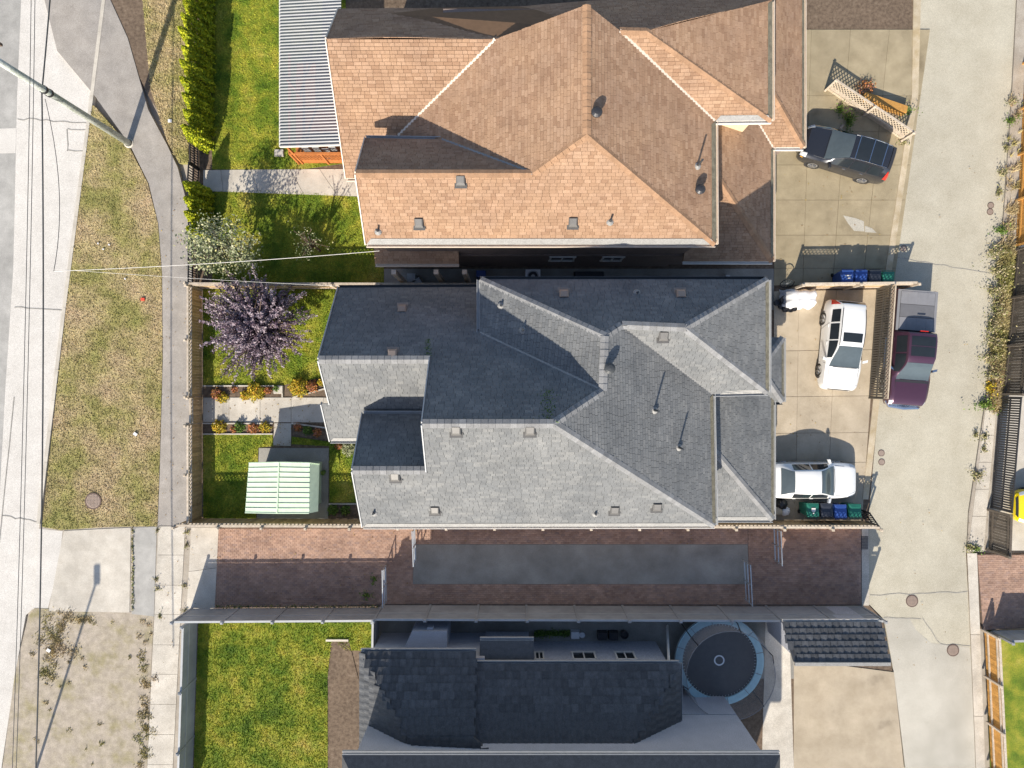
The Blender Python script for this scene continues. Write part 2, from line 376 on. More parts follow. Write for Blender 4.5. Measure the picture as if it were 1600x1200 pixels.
# ================================================================== SETTING
g = MB(); g.add([(-300, -300, -.22), (300, -300, -.22), (300, 300, -.22), (-300, 300, -.22)], [(0, 1, 2, 3)])
g.build('ground', 'gravel', kind='structure')
structure('street', [[(-700, -700), (200, -700), (172, -100), (139, 150), (98, 480), (59, 815), (62, 830), (52, 950), (38, 962), (22, 1050), (0, 1200), (-60, 1700), (-700, 1700)]], -.10, 'street')
structure('street_asphalt_strip', [[(-700, -700), (60, -700), (24, 150), (18, 420), (6, 600), (-10, 900), (-60, 1700), (-700, 1700)]], -.096, 'asphalt_old')
structure('street_patch', [[(-60, 201), (23, 199), (22, 238), (-60, 240)]], -.092, 'street')
SOIL = [(232, 150), (300, 260), (300, 822), (290, 968), (283, 1200), (260, 1700), (1420, 1700), (1395, 1050), (1380, 970), (1357, 945), (1358, 800), (1372, 640), (1395, 430), (1412, 300), (1427, 180), (1440, -100), (1460, -700), (150, -700), (160, 0)]
structure('yard_soil', [SOIL], 0.0, 'soil')
VERGE = [(147, 165), (200, 226), (231, 286), (247, 350), (253, 430), (254, 560), (249, 740), (246, 822), (170, 823), (95, 828), (66, 823), (104, 480), (143, 165)]
structure('roadside', [[(62, 816), (246, 818), (302, 818), (302, 962), (285, 1200), (262, 1700), (-50, 1700), (4, 1200), (24, 1050), (44, 964), (54, 950)]], .003, 'gravel')
structure('verge', [VERGE], .02, 'dry_lawn')
structure('verge_gravel', [[(54, 950), (110, 952), (241, 958), (236, 1050), (230, 1200), (200, 1700), (-50, 1700), (4, 1200), (24, 1050), (44, 964)]], .018, 'dirt_verge')
# path
structure('path', [[(90, 80), (150, 152), (203, 226), (233, 287), (248, 350), (254, 430), (255, 560), (250, 740), (247, 821), (299, 821), (300, 420), (297, 335), (278, 262), (262, 228), (232, 172), (200, 60), (150, -50), (110, -700), (30, -700), (60, -40)]], .03, 'path_asphalt')
# sidewalk of separate slabs
def slabs(name, quadfn, us, vs, z, mat, gap=.018, thick=.1, label=None):
    root = MB(); a, b, c, d = quadfn(us[0], vs[0]), quadfn(us[-1], vs[0]), quadfn(us[-1], vs[-1]), quadfn(us[0], vs[-1])
    root.prism([P(*p)[:2] for p in (a, b, c, d)], -.2, z-.035)
    ro = root.build(name, 'soil', kind='structure', label=label)
    for i in range(len(us)-1):
        for j in range(len(vs)-1):
            pts = [P(*quadfn(u, v)) for u, v in ((us[i], vs[j]), (us[i+1], vs[j]), (us[i+1], vs[j+1]), (us[i], vs[j+1]))]
            cen = sum(pts, Vector())/4
            q = [p+(cen-p).normalized()*gap*.7 for p in pts]
            m = MB(); m.prism([p[:2] for p in q], z-thick, z+random.uniform(-.003, .003))
            m.build('slab', mat, ro)
    return ro
def bil(A, B, Cc, D):   # corners for (0,0) (1,0) (1,1) (0,1)
    return lambda u, v: tuple((A[i]*(1-u)+B[i]*u)*(1-v)+(D[i]*(1-u)+Cc[i]*u)*v for i in (0, 1))
slabs('sidewalk', bil((248, 822), (290, 822), (268, 1250), (228, 1250)), [0, 1], [0, .105, .215, .322, .433, .54, .65, .76, .87, 1], .03, 'concrete')
slabs('apron', bil((100, 829), (205, 824), (203, 957), (76, 955)), [0, 1], [0, 1], .024, 'concrete')
structure('apron_edge', [[(60, 826), (98, 830), (92, 885), (74, 954), (52, 952)]], .006, 'street')
structure('apron_asphalt', [[(209, 824), (245, 823), (241, 963), (206, 959)]], .02, 'asphalt_old')
# kerb: one stone per length
kb = MB(); kb.prism([P(*p)[:2] for p in ((58, 815), (98, 480), (141, 150), (172, -100), (176, -100), (145, 150), (102, 480), (62, 815))], -.2, -.02)
kerb = kb.build('kerb', 'concrete', kind='structure')
KP = [P(172, -100), P(141, 150), P(98, 480), P(57.5, 818)]
for a, b in zip(KP, KP[1:]):
    L = (b-a).length; nk = int(L/1.5); d = (b-a)/L; pr = Vector((-d.y, d.x, 0))
    if pr.x < 0: pr = -pr
    for i in range(nk):
        p0 = a+d*(L*i/nk+.006); p1 = a+d*(L*(i+1)/nk-.006)
        m = MB(); m.prism([(p0+pr*.01)[:2], (p1+pr*.01)[:2], (p1+pr*.19)[:2], (p0+pr*.19)[:2]], -.19, .045)
        m.build('kerb_stone', 'concrete', kerb)
# passage between the lots
slabs('passage_apron', bil((299, 824), (342, 824), (336, 950), (291, 962)), [0, 1], [0, .5, 1], .02, 'concrete')
base = [(342, 824), (1346, 824), (1346, 946), (336, 952)]
structure('passage', [base], .004, 'brick_joint')
def paved(name, polys, ax, label):
    m = MB()
    for p in polys: courses(m, [P(a, b, .004) for a, b in p], .21, .105, .009, .02, 0, jitter=0, ax=ax)
    return m.build(name, 'brick', bpy.data.objects['passage'], kind='stuff')
X1, Y1 = Vector((1, 0, 0)), Vector((0, 1, 0))
paved('paver_bricks', [[(342, 826), (647, 826), (644, 943), (336, 950)], [(648, 826), (1168, 826), (1168, 850), (648, 850)], [(645, 913), (1170, 913), (1170, 944), (644, 943)], [(1169, 826), (1345, 826), (1345, 944), (1170, 944)]], X1, None)
structure('passage_asphalt', [[(648, 850.5), (1168, 850.5), (1170, 912.5), (645, 912.5)]], .022, 'dark_asphalt')
structure('passage_edge', [[(300, 819), (1346, 819), (1346, 823.5), (300, 823.5)]], .06, 'concrete')
structure('passage_edge_south', [[(291, 953), (336, 953), (1346, 946.5), (1346, 951), (291, 958)]], .05, 'concrete')
structure('gutter', [[(1346.5, 824), (1357, 822), (1358, 946), (1346.5, 946)]], .012, 'concrete')
# back lane
LL = [(1450, -700), (1437, 0), (1434, 150), (1418, 250), (1406, 330), (1393, 420), (1384, 520), (1372, 640), (1356, 780), (1357.5, 825), (1359, 945), (1382, 968), (1397, 1050), (1415, 1200), (1440, 1700)]
LR = [(1600, -700), (1588, 0), (1580, 150), (1570, 300), (1555, 500), (1537, 640), (1513, 800), (1510, 865), (1515, 960), (1521, 1050), (1526, 1200), (1540, 1700)]
structure('lane', [LL+LR[::-1]], -.03, 'lane')
structure('lane_new_surface', [[(1379, 966), (1422, 967), (1432, 985), (1455, 1005), (1468, 1007), (1515, 1012), (1521, 1050), (1526, 1200), (1415, 1200), (1397, 1050), (1383, 970)]], -.026, 'lane_pale')
structure('lane_kerb', [[(1424, 150), (1434, 150), (1418, 250), (1406, 330), (1393, 420), (1386, 500), (1376, 505), (1384, 415), (1397, 330), (1409, 250)], [(1376, 505), (1386, 500), (1372, 640), (1356, 780), (1347, 780), (1362, 640)], [(1430, -200), (1443, -200), (1434, 150), (1424, 150)]], .05, 'kerb_tan')
structure('lane_verge', [[(1589, 0), (1581, 150), (1571, 300), (1556, 500), (1538, 640), (1514, 800), (1511, 864), (1523, 862), (1545, 860), (1560, 700), (1575, 560), (1586, 430), (1597, 300), (1605, 150), (1620, 0), (1620, -300), (1595, -300)]], .01, 'gravel')
slabs('lane_sidewalk', bil((1539, 640), (1556, 640), (1536, 862), (1512, 862)), [0, 1], [0, .18, .37, .56, .75, 1], .03, 'concrete')
slabs('lane_sidewalk', bil((1511, 864), (1526, 864), (1541, 1250), (1527, 1250)), [0, 1], [0, .33, .66, 1], .03, 'concrete')
structure('far_yard', [[(1620, -300), (1597, 300), (1586, 430), (1575, 560), (1561, 700), (1546, 860), (2100, 860), (2100, -300)]], .02, 'concrete')
structure('far_walk', [[(1527, 866), (1700, 866), (1700, 975), (1536, 985)]], .004, 'brick_joint')
m = MB(); courses(m, [P(1527, 867, .004), P(1650, 867, .004), P(1650, 975, .004), P(1536, 984, .004)], .21, .105, .009, .02, 0, jitter=0, ax=X1)
m.build('paver_bricks', 'brick', bpy.data.objects['far_walk'], kind='stuff')
structure('far_lawn', [[(1545, 987), (1900, 987), (1900, 1500), (1560, 1500)]], .0, 'lawn')
# driveways, one object per slab
slabs('driveway', bil((1209, 455), (1372, 452), (1346, 822), (1209, 822)), [0, .24, .6, 1], [0, .255, .45, .605, .73, 1], .03, 'aggregate')
slabs('driveway', bil((1209, 150), (1438, 150), (1396, 446), (1209, 446)), [0, .24, .49, .74, 1], [-.35, 0, .19, .365, .55, .735, .91, 1], .03, 'aggregate_brown')
# lawns
LAWN_G = [[(336, 452), (540, 452), (530, 560), (520, 600), (503, 590), (440, 602), (318, 602), (318, 452)], [(318, 679), (426, 679), (428, 697), (404, 699), (400, 812), (318, 812)], [(515, 690), (600, 690), (600, 785), (515, 785)], [(456, 682), (515, 690), (515, 697), (456, 694)]]
structure('lawn', LAWN_G, .03, 'lawn')
LAWN_B = [[(332, -100), (540, -100), (540, 255), (470, 265), (332, 265)], [(332, 300), (430, 297), (560, 308), (600, 312), (600, 450), (332, 450)]]
structure('lawn', LAWN_B, .03, 'lawn')
LAWN_S = [[(311, 958), (590, 955), (590, 1016), (540, 1016), (520, 1000), (512, 1060), (512, 1300), (300, 1300)]]
structure('lawn', LAWN_S, .03, 'lawn')
LAWN_N = [[(236, 140), (262, 222), (280, 255), (295, 255), (293, 140), (293, -200), (205, -200)]]
structure('verge', LAWN_N, .03, 'dry_lawn')
structure('patio', [[(590, 948), (1240, 950), (1240, 1060), (590, 1060)]], .03, 'dark_asphalt')
structure('patio_strip', [[(1196, 960), (1232, 960), (1240, 1200), (1190, 1200)]], .036, 'concrete')
structure('side_yard', [[(600, 420), (1209, 420), (1209, 484), (600, 484)]], .014, 'dark_asphalt')
structure('side_drive', [[(1240, 1030), (1396, 1050), (1412, 1200), (1240, 1200)]], .03, 'aggregate')
slabs('garden_walk', bil((318, 621), (520, 621), (520, 660), (318, 660)), [0, .2, .44, .68, .93, 1], [0, 1], .045, 'concrete')
slabs('garden_walk', bil((429, 661), (456, 661), (455, 697), (427, 696)), [0, 1], [0, 1], .045, 'concrete')
structure('shed_pad', [[(405, 700), (514, 700), (513, 812), (402, 812)]], .04, 'dark_asphalt')
slabs('garden_walk', bil((318, 266), (545, 264), (580, 308), (318, 299)), [0, .12, .33, .6, .8, 1], [0, 1], .045, 'concrete')
structure('flower_bed', [[(318, 604), (441, 604), (441, 620), (318, 620)], [(455, 603), (510, 590), (520, 604), (455, 620)], [(318, 662), (426, 662), (426, 677), (318, 677)], [(458, 662), (515, 670), (515, 688), (458, 680)], [(514, 788), (570, 788), (570, 811), (514, 811)], [(518, 1000), (545, 1000), (560, 1060), (512, 1060)]], .035, 'soil')
structure('bed_edging', [[(318, 602), (441, 602), (441, 604), (318, 604)], [(441, 602), (443, 602), (443, 621), (441, 621)], [(318, 660.5), (427, 660.5), (427, 662.5), (318, 662.5)], [(318, 677), (427, 677), (427, 679), (318, 679)], [(456.5, 660), (515, 668), (515, 670), (456.5, 662.5)], [(514, 786), (572, 786), (572, 788), (514, 788)], [(458, 620), (520, 603), (520, 605), (459, 622)], [(510, 998), (545, 998), (545, 1001), (510, 1001)]], .11, 'concrete')
blades('grass', LAWN_G, 600, .04, 'grass_blade', .03, 'mown green lawn around the purple tree and the shed')
blades('grass', LAWN_B, 550, .04, 'grass_blade', .03, 'mown lawn on both sides of the walk by the cedar hedge')
blades('grass', LAWN_S, 550, .045, 'grass_blade', .03, 'patchy lawn behind the grey panel fence')
blades('grass', [VERGE], 420, .045, 'dry_blade', .02, 'half dry grass of the verge between kerb and path')
blades('grass', LAWN_N, 500, .06, 'dry_blade', .03, 'weedy grass strip beside the cedar hedge')
tufts('grass', [(random.gauss(88, 14), random.gauss(1005, 28), random.uniform(.1, .4)) for _ in range(30)]+[(random.gauss(226, 6), random.uniform(970, 1200), random.uniform(.1, .28)) for _ in range(46)]+[(random.uniform(50, 220), random.uniform(970, 1200), random.uniform(.05, .16)) for _ in range(24)]+[(random.uniform(95, 150), 968, .2) for _ in range(8)], 'dry_blade', .02, 'sparse weeds on the gravel verge below the concrete apron')
VR = [[(1581, 150), (1571, 300), (1556, 500), (1540, 630), (1560, 640), (1575, 560), (1584, 430), (1592, 300), (1598, 150)]]
tufts('grass', [(x, y, random.uniform(.12, .42)) for x, y in [((lambda y: (1571-(y-300)*.078+random.uniform(2, 17), y))(random.uniform(300 if random.random() < .12 else 385, 640))) for _ in range(150)]]+[(random.uniform(1572, 1594), random.uniform(150, 380), random.uniform(.05, .2)) for _ in range(26)], 'dry_blade', .02, 'dry grass strip along the lane below the dark fence', h=.2)
def strip(name, line_, w, z, mat):
    m = MB()
    for (a_, b_) in zip(line_, line_[1:]):
        p, q = P(*a_), P(*b_); d = (q-p).normalized(); nn = Vector((-d.y, d.x, 0))*w/2
        m.add([(p-nn)[:2]+(z,) if False else (p.x-nn.x, p.y-nn.y, z), (q.x-nn.x, q.y-nn.y, z), (q.x+nn.x, q.y+nn.y, z), (p.x+nn.x, p.y+nn.y, z)], [(0, 1, 2, 3)])
    m.build(name, mat, kind='structure')
def jag(a_, b_, n, s): return [(a_[0]+(b_[0]-a_[0])*i/n+random.gauss(0, s), a_[1]+(b_[1]-a_[1])*i/n+random.gauss(0, s)) for i in range(n+1)]
for l_ in (jag((25, 184), (136, 192), 12, 1), jag((22, 480), (98, 485), 8, .8), jag((0, 805), (58, 817), 8, 1), jag((20, 620), (-20, 1000), 10, .5), jag((103, 201), (104, 234), 4, .5), jag((103, 201), (132, 202), 4, .5), jag((104, 234), (128, 235), 4, .5)): strip('tar_seam', l_, .05, -.088, 'tar')
for l_ in (jag((1382, 965), (1440, 967), 8, .6), jag((1440, 967), (1470, 1006), 6, 1), jag((1470, 1006), (1515, 1010), 5, .6), jag((1393, 400), (1560, 430), 12, 1), jag((1360, 930), (1512, 925), 10, .8)): strip('tar_seam', l_, .035, -.02, 'tar')
ll = [tuple(P(random.uniform(*x), random.uniform(*y), .06)) for n_, x, y in ((60, (320, 515), (622, 660)), (26, (428, 456), (662, 697)), (90, (300, 640), (826, 945)), (60, (650, 1340), (826, 850)), (60, (1210, 1350), (460, 820)), (60, (1215, 1390), (260, 440)), (120, (248, 300), (300, 1040)), (60, (1380, 1540), (200, 1040))) for _ in range(n_)]
leaves('fallen_leaves', np.array(ll), .035, 'leaf_litter', None, flat_=3, kind='stuff', label='fallen brown leaves scattered over walks, bricks and driveways', cat='leaves')
# ================================================================== HOUSES
def roof(house, faces, deck, shingle, thick=.16, tab=(.28, .135), mb_only=False):
    """faces: list of vertex lists; deck slab under the shingles; returns the roof part"""
    key = lambda v: (round(v.x, 3), round(v.y, 3), round(v.z, 3))
    cnt = {}
    for f in faces:
        for a, b in zip(f, f[1:]+f[:1]): cnt[frozenset((key(a), key(b)))] = cnt.get(frozenset((key(a), key(b))), 0)+1
    m = MB(); dz = Vector((0, 0, .05)); th = Vector((0, 0, thick+.04))
    for f in faces:
        n = Vector((0, 0, 0))
        for a, b in zip(f, f[1:]+f[:1]): n.z += (a.x-b.x)*(a.y+b.y)
        f = f if n.z > 0 else f[::-1]; k = len(f)
        m.add([p-dz for p in f], [tuple(range(k))]); m.add([p-th for p in f], [tuple(range(k-1, -1, -1))])
        for a, b in zip(f, f[1:]+f[:1]):
            if cnt[frozenset((key(a), key(b)))] == 1: m.add([a-dz, a-th, b-th, b-dz], [(0, 1, 2, 3)])
    ro = m.build('roof', deck, house)
    sh = MB()
    for f in faces: courses(sh, f, tab[0], tab[1], .011, .005, .017)
    sh.build('shingles', shingle, ro, kind='stuff')
    return ro
CAPS = {}
def caps(roof_o, lines, mat, w=.16, L=.26):
    if mat not in CAPS:
        m = MB(); m.add([(0, -w, -.05), (L, -w, -.065), (L, 0, -.005), (0, 0, .012), (0, w, -.05), (L, w, -.065), (0, -w, -.075), (0, w, -.075), (0, 0, -.015)], [(0, 1, 2, 3), (3, 2, 5, 4), (0, 3, 8, 6), (3, 4, 7, 8)])
        o = m.build('ridge_cap', mat, None); me = o.data; bpy.data.objects.remove(o); CAPS[mat] = me
    me = CAPS[mat]; o0 = wloc(roof_o)
    for p, q in lines:
        p, q = Vector(p), Vector(q)
        if p.z > q.z: p, q = q, p
        d = q-p; n = max(1, int(d.length/(L*.96))); x = d.normalized(); y = Vector((0, 0, 1)).cross(x).normalized(); z = x.cross(y)
        R = Matrix((x, y, z)).transposed().to_euler()
        for i in range(n):
            o = bpy.data.objects.new('ridge_cap', me); o.location = p+d*(i/n)+Vector((0, 0, .035+random.uniform(-.004, .004)))-o0; o.rotation_euler = R
            C.objects.link(o); o.parent = roof_o
def gutter(house, p, q, outward, mat, flash=None, back=.14):
    """U-shaped trough along an eave p-q with a drip sheet above it"""
    p, q = Vector(p), Vector(q); out = Vector(outward).normalized(); dz = Vector((0, 0, 1))
    m = MB()
    m.beam(p+out*.125-dz*.07, q+out*.125-dz*.07, .02, .13)
    m.beam(p+out*.065-dz*.13, q+out*.065-dz*.13, .10, .012)
    m.beam(p+out*.01-dz*.10, q+out*.01-dz*.10, .014, .19)
    m.build('gutter', mat, house)
    if flash:
        m = MB(); m.beam(p-out*.09+dz*.095, q-out*.09+dz*.095, .17, .006) if False else None
def drip(house, p, q, inward_face, mat, w=.17):
    """metal drip sheet lying on the lowest course of a slope"""
    p, q = Vector(p), Vector(q); n, u, v = frame(inward_face)
    x = (q-p).normalized(); a = p+n*.03+x*.02; b = q+n*.03-x*.02
    k = w
    m = MB(); m.add([a-v*.02, b-v*.02, b+v*k-x*k*.9, a+v*k+x*k*.9], [(0, 1, 2, 3) if (b-a).cross(v).dot(n) > 0 else (3, 2, 1, 0)]); m.build('drip_edge', mat, house)
def barge(house, p, q, outward, mat, w=.045, h=.2):
    p, q = Vector(p), Vector(q); out = Vector(outward).normalized()
    m = MB(); m.beam(p+out*.03-Vector((0, 0, .05)), q+out*.03-Vector((0, 0, .05)), w, h); m.build('barge_board', mat, house)
def box_vent(house, pos, mat, yaw=0, s=.36):
    m = MB(); a = s/2
    m.add([(-a, -a*.9, -.12), (a, -a*.9, -.12), (a, a*.9, -.12), (-a, a*.9, -.12), (-a, -a*.9, .06), (a, -a*.9, .06), (a, a*.9, .2), (-a, a*.9, .2), (-a*.7, -a*.5, .15), (a*.7, -a*.5, .15), (a*.75, a*.75, .24), (-a*.75, a*.75, .24)],
          [(0, 1, 5, 4), (1, 2, 6, 5), (2, 3, 7, 6), (3, 0, 4, 7), (4, 5, 9, 8), (5, 6, 10, 9), (6, 7, 11, 10), (7, 4, 8, 11), (8, 9, 10, 11)])
    m.box((0, -.02, -.03), (s*1.35, s*1.3, .012))
    R = Matrix.Rotation(yaw, 3, 'Z'); m.v = [tuple(R @ Vector(v)+pos) for v in m.v]
    m.build('roof_vent', mat, house)
def pipe_vent(house, pos, h=.5, r=.045, mat='trim_dark', plate='flashing'):
    m = MB(); m.tube([pos-Vector((0, 0, .1)), pos+Vector((0, 0, h))], r, 8); o = m.build('vent_pipe', mat, house)
    m = MB(); m.lathe([(.16, .0), (.14, .05), (.06, .1), (.05, .16)], pos, 10); m.build('flashing_collar', plate, o)
def turtle(house, pos, mat='trim_dark'):
    m = MB(); m.lathe([(.09, -.2), (.09, .22), (.2, .22), (.21, .3), (.12, .37), (0, .39)], pos, 14); m.build('roof_vent', mat, house, smooth=False)
def wall(house, poly, z0, z1, mat, name='wall'):
    m = MB(); m.prism(poly, z0, z1, bottom=False); return m.build(name, mat, house)
def window(house, c, w, h, nrm, frame_m='trim_white', panes=2):
    """c centre on the wall face, nrm outward axis (0,±1)"""
    c = Vector(c); s = nrm; m = MB(); f = .07
    for dx, dz, ww, hh in ((0, h/2, w+2*f, f), (0, -h/2, w+2*f, f), (-w/2, 0, f, h), (w/2, 0, f, h), (0, 0, .05, h)):
        m.box(c+Vector((dx, s*.03, dz)), (ww, .08, hh))
    o = m.build('window', frame_m, house)
    for i in range(panes):
        pw = w/panes; m = MB(); m.box(c+Vector((-w/2+pw*(i+.5), s*.008, 0)), (pw-.06, .02, h-.06)); m.build('pane', 'glass_dark', o)

# ---------------- grey house
gh = thing('house', P(850, 640), 'house with grey shingle roofs between the paver passage and the tan-roofed house', 'house')
Ae = P(865, 662, 10.2); SW, SE = P(567, 822, 6.2), P(1117, 821, 6.2)
plS = [SW, SE, Ae]; Aw = on_face(660, 662, plS); ap, be = on_face(551, 735, plS), on_face(667, 735, plS)
plN = [Aw, Ae, P(750, 449, 4.7)]; Nen, NWp, apx, pr, V0 = (on_face(*p, plN) for p in ((750, 449), (529, 450), (498, 562), (672, 562), (750, 520)))
V1 = P(1113, 615, 6.2); plE = [Ae, SE, V1]
B1 = cross_line(plN, plE, Ae, lambda q: pxof(q)[0]-942); B2 = on_face(945, 525, plE)
plW = [V0, B1, B2]; NW = on_face(750, 437, plW); NE = P(1200, 437, NW.z)
plBN = [NW, B2, NE]; C1 = cross_line(plBN, plE, B2, lambda q: pxof(q)[0]-972); C2 = on_face(1070, 512, plBN)
plBS = [C1, C2, V1]; NEs = on_face(1200, 613, plBS)
bne, bnw = P(660, 647, 6.45), P(567, 647, 6.45)
V = Vector
plP = [apx, pr, V((-7.97, -2.47, 5.07))]
q = [V((-3.1, -1.6, 5.79)), V((-5.85, -1.6, 5.79)), V((-5.85, -2.47, 5.07)), V((-7.97, -2.47, 5.07)), V((-7.9, -.8, 6.46)), V((-7.55, -.8, 6.46))]
q = [zpl(plP, p.x, p.y) for p in q]
fS, fE = [Aw, be, ap, SW, SE, Ae], [Ae, SE, V1, C1, B2, B1]
fBS, fBE, fBN, fBW = [C1, V1, NEs, C2], [C2, NEs, NE], [NW, B2, C1, C2, NE], [NW, V0, B1, B2]
fN, fb, fP = [Aw, Ae, B1, V0, Nen, NWp, apx, pr], [ap, be, bne, bnw], [apx, pr]+q
# lower skirts at the garage
g1, g2, g3, g4 = V((8.0, -6.42, 3)), V((12.35, -6.42, 3)), V((8.0, -2.07, 5.6)), V((12.35, -.25, 3))
fG1, fG2 = [g1, g2, g3], [g2, g4, V((8.0, -.25, 5.6)), g3]
h1, h2, h3, h4 = V((10.0, -.85, 2.95)), V((12.85, -.85, 2.95)), V((12.85, 2.2, 2.95)), V((10.0, 2.2, 2.95))
i1, i2 = V((11.5, .5, 3.9)), V((11.5, .85, 3.9))
fH = [[h1, h2, i1, V((10, .5, 3.9))], [h2, h3, i2, i1], [h3, h4, V((10, .85, 3.9)), i2], [V((10, .5, 3.9)), i1, i2, V((10, .85, 3.9))]]
GF = [fS, fE, fBS, fBE, fBN, fBW, fN, fb, fP, fG1, fG2]+fH
gr = roof(gh, GF, 'deck_grey', 'shingle_grey')
caps(gr, [(Aw, Ae), (Ae, SE), (Ae, B1), (B1, B2), (B2, C1), (C1, C2), (C2, NE), (C2, NEs), (NW, B2), (ap, be), (apx, pr), (g2, g3), (h2, i1), (h3, i2)], 'cap_grey')
# valleys are open metal
for a, b in ((C1, V1), (V0, B1)):
    m = MB(); m.beam(a+V((0, 0, .02)), b+V((0, 0, .02)), .12, .02); m.build('valley_flashing', 'flashing', gh)
gutter(gh, SW, SE, (0, -1, 0), 'trim_white'); drip(gh, SW, SE, fS, 'flashing', .2)
gutter(gh, SE, V1, (1, 0, 0), 'trim_grey'); drip(gh, SE, V1, fE, 'flashing_dirty')
gutter(gh, NEs, NE, (1, 0, 0), 'trim_grey'); drip(gh, NEs, NE, fBE, 'flashing_dirty')
gutter(gh, V1, NEs, (0, -1, 0), 'trim_grey'); drip(gh, V1+V((.3, 0, 0)), NEs, fBS, 'flashing', .2)
gutter(gh, NW, NE, (0, 1, 0), 'trim_dark'); gutter(gh, NWp, Nen, (0, 1, 0), 'trim_dark')
gutter(gh, NW, V0, (-1, 0, 0), 'trim_grey'); gutter(gh, bnw, bne, (0, 1, 0), 'trim_grey')
gutter(gh, q[3], q[2], (0, -1, 0), 'trim_grey'); drip(gh, q[3], q[2], fP, 'flashing')
gutter(gh, g1, g2, (0, -1, 0), 'trim_grey'); drip(gh, g1, g2, fG1, 'flashing', .2)
gutter(gh, g2, g4, (1, 0, 0), 'trim_grey'); drip(gh, g2, g4, fG2, 'flashing_dirty')
gutter(gh, h2, h3, (1, 0, 0), 'trim_grey'); drip(gh, h2, h3, fH[1], 'flashing_dirty'); gutter(gh, h1, h2, (0, -1, 0), 'trim_dark')
for a, b in ((SW, ap), (ap, bnw), (NWp, apx), (apx, q[5]), (q[4], q[3]), (Aw, be), (Aw, pr)): barge(gh, a, b, (-1, 0, 0), 'trim_grey')
wall(gh, [(-5.8, -5.55), (8.0, -5.55), (8.0, -.05), (10.1, -.05), (10.1, 3.9), (-.95, 3.9), (-.95, -1.5), (-5.8, -1.6)], -.1, 6.1, 'wall_grey')
wall(gh, [(-7.2, -2.1), (-5.8, -2.1), (-5.8, -1.5), (-.95, -1.5), (-.95, 3.75), (-7.2, 3.75)], -.1, 4.4, 'wall_grey')
wall(gh, [(8.0, -6.05), (12.0, -6.05), (12.0, -.5), (8.0, -.5)], -.1, 2.9, 'wall_grey', 'garage_wall')
wall(gh, [(10.1, -.6), (12.5, -.6), (12.5, 1.9), (10.1, 1.9)], -.1, 2.85, 'wall_grey', 'porch_wall')
m = MB()   # gable ends and the upper wall between roof levels
def gable(m, x0, pts): n = len(pts); m.add([(x0, *p) for p in pts]+[(x0+.15, *p) for p in pts], [tuple(range(n)), tuple(range(2*n-1, n-1, -1))]+[(i, n+i, n+(i+1) % n, (i+1) % n) for i in range(n)])
gable(m, -2.95, [(-5.4, 5.6), (.8, 5.6), (.8, 7.7), (-1.42, 9.6), (-5.4, 6.3)])
gable(m, -5.8, [(-5.5, 5.9), (-1.65, 5.9), (-1.65, 6.35), (-3.3, 8.1), (-5.5, 6.2)])
gable(m, -7.2, [(-2.1, 4.3), (3.75, 4.3), (3.75, 4.7), (.95, 7.65), (-2.1, 5.1)])
gable(m, -1.0, [(1.9, 5.0), (3.85, 4.6), (3.85, 6.55), (1.9, 6.7)])
m.build('gable_wall', 'wall_grey', gh)
for px, py, f in ((881, 459, fBN), (1063, 459, fBN), (629, 482, fN), (614, 552, fN)): box_vent(gh, on_face(px, py, f), 'iron_light', math.pi)
for px, py, f in ((1036, 526, fBS), (713, 673, fS), (828, 673, fS), (618, 745, fS), (680, 797, fS), (960, 797, fS), (1026, 792, fS)): box_vent(gh, on_face(px, py, f), 'vent_metal')
turtle(gh, on_face(951, 576, fE))
for px, py, f, hh in ((1022, 641, fE, .75), (1060, 699, fE, .7), (585, 801, fS, .3), (930, 802, fS, .25), (995, 458, fBN, .25), (817, 516, fBW, .3), (783, 478, fBW, .2)): pipe_vent(gh, on_face(px, py, f), hh)
# moss tufts at the foot of the shaded slope
mo = []
for _ in range(520):
    a = random.gauss(858, 6) if random.random() < .55 else random.uniform(672, 860); bpy_ = (random.uniform(608, 660) if abs(a-858) < 18 and random.random() < .6 else 660-abs(random.gauss(0, 2.2)))
    mo.append(on_face(a, bpy_, fN)+V((0, 0, .04)))
for _ in range(120): mo.append(on_face(random.gauss(669, 3), random.uniform(530, 562), fN)+V((0, 0, .04)))
leaves('moss', np.array([tuple(p) for p in mo]), .028, 'leaf_green', gh, kind='stuff')

# ---------------- tan-roofed house
bh = thing('house', P(850, 330), 'two-storey house with tan shingle roofs and a dark brown side wall', 'house')
a1, a2, b1 = P(556, 271, 8.0), P(832, 271, 8.0), P(917, 210, 8.69)
sw, se, dn, vl = P(572, 381, 6.2), P(1118, 381, 6.2), P(571, 216, 6.35), P(690, 218, 6.27)
bn, rr, vd = V((2.83, 14.2, 8.69)), V((1.63, 13.8, 8.2)), V((-2.75, 10.75, 6.29))
vv, vt, kk, kt, kn = V((8.51, 11.05, 6.2)), V((3.95, 13.6, 8.2)), V((10.89, 11.08, 6.2)), V((5.2, 13.6, 8.2)), V((10.89, 16.1, 6.2))
e1, e2, e3 = V((-7.43, 9.23, 4.5)), V((-7.43, 13.8, 7.33)), V((-7.43, 16.1, 5.6))
plbS = [sw, se, a1]; b1 = on_face(917, 210, plbS); a2 = on_face(832, 271, plbS)
plbE = [b1, se, vv]; bn = zpl(plbE, b1.x, 14.2); plbW = [a2, b1, bn]; vl = on_face(690, 218, plbW); dn.z = vl.z
plbP = [e1, e2, V((-5.8, 9.23, 4.5))]
pin = cross_line(plbW, plbP, V((0, 0, 0)), lambda q: 1) if False else None
def meet(f, g, y):
    best = None
    for k_ in range(2001):
        x = -8+k_*.01; d_ = abs(zpl(f, x, y).z-zpl(g, x, y).z)
        if best is None or d_ < best[0]: best = (d_, x)
    return zpl(g, best[1], y)
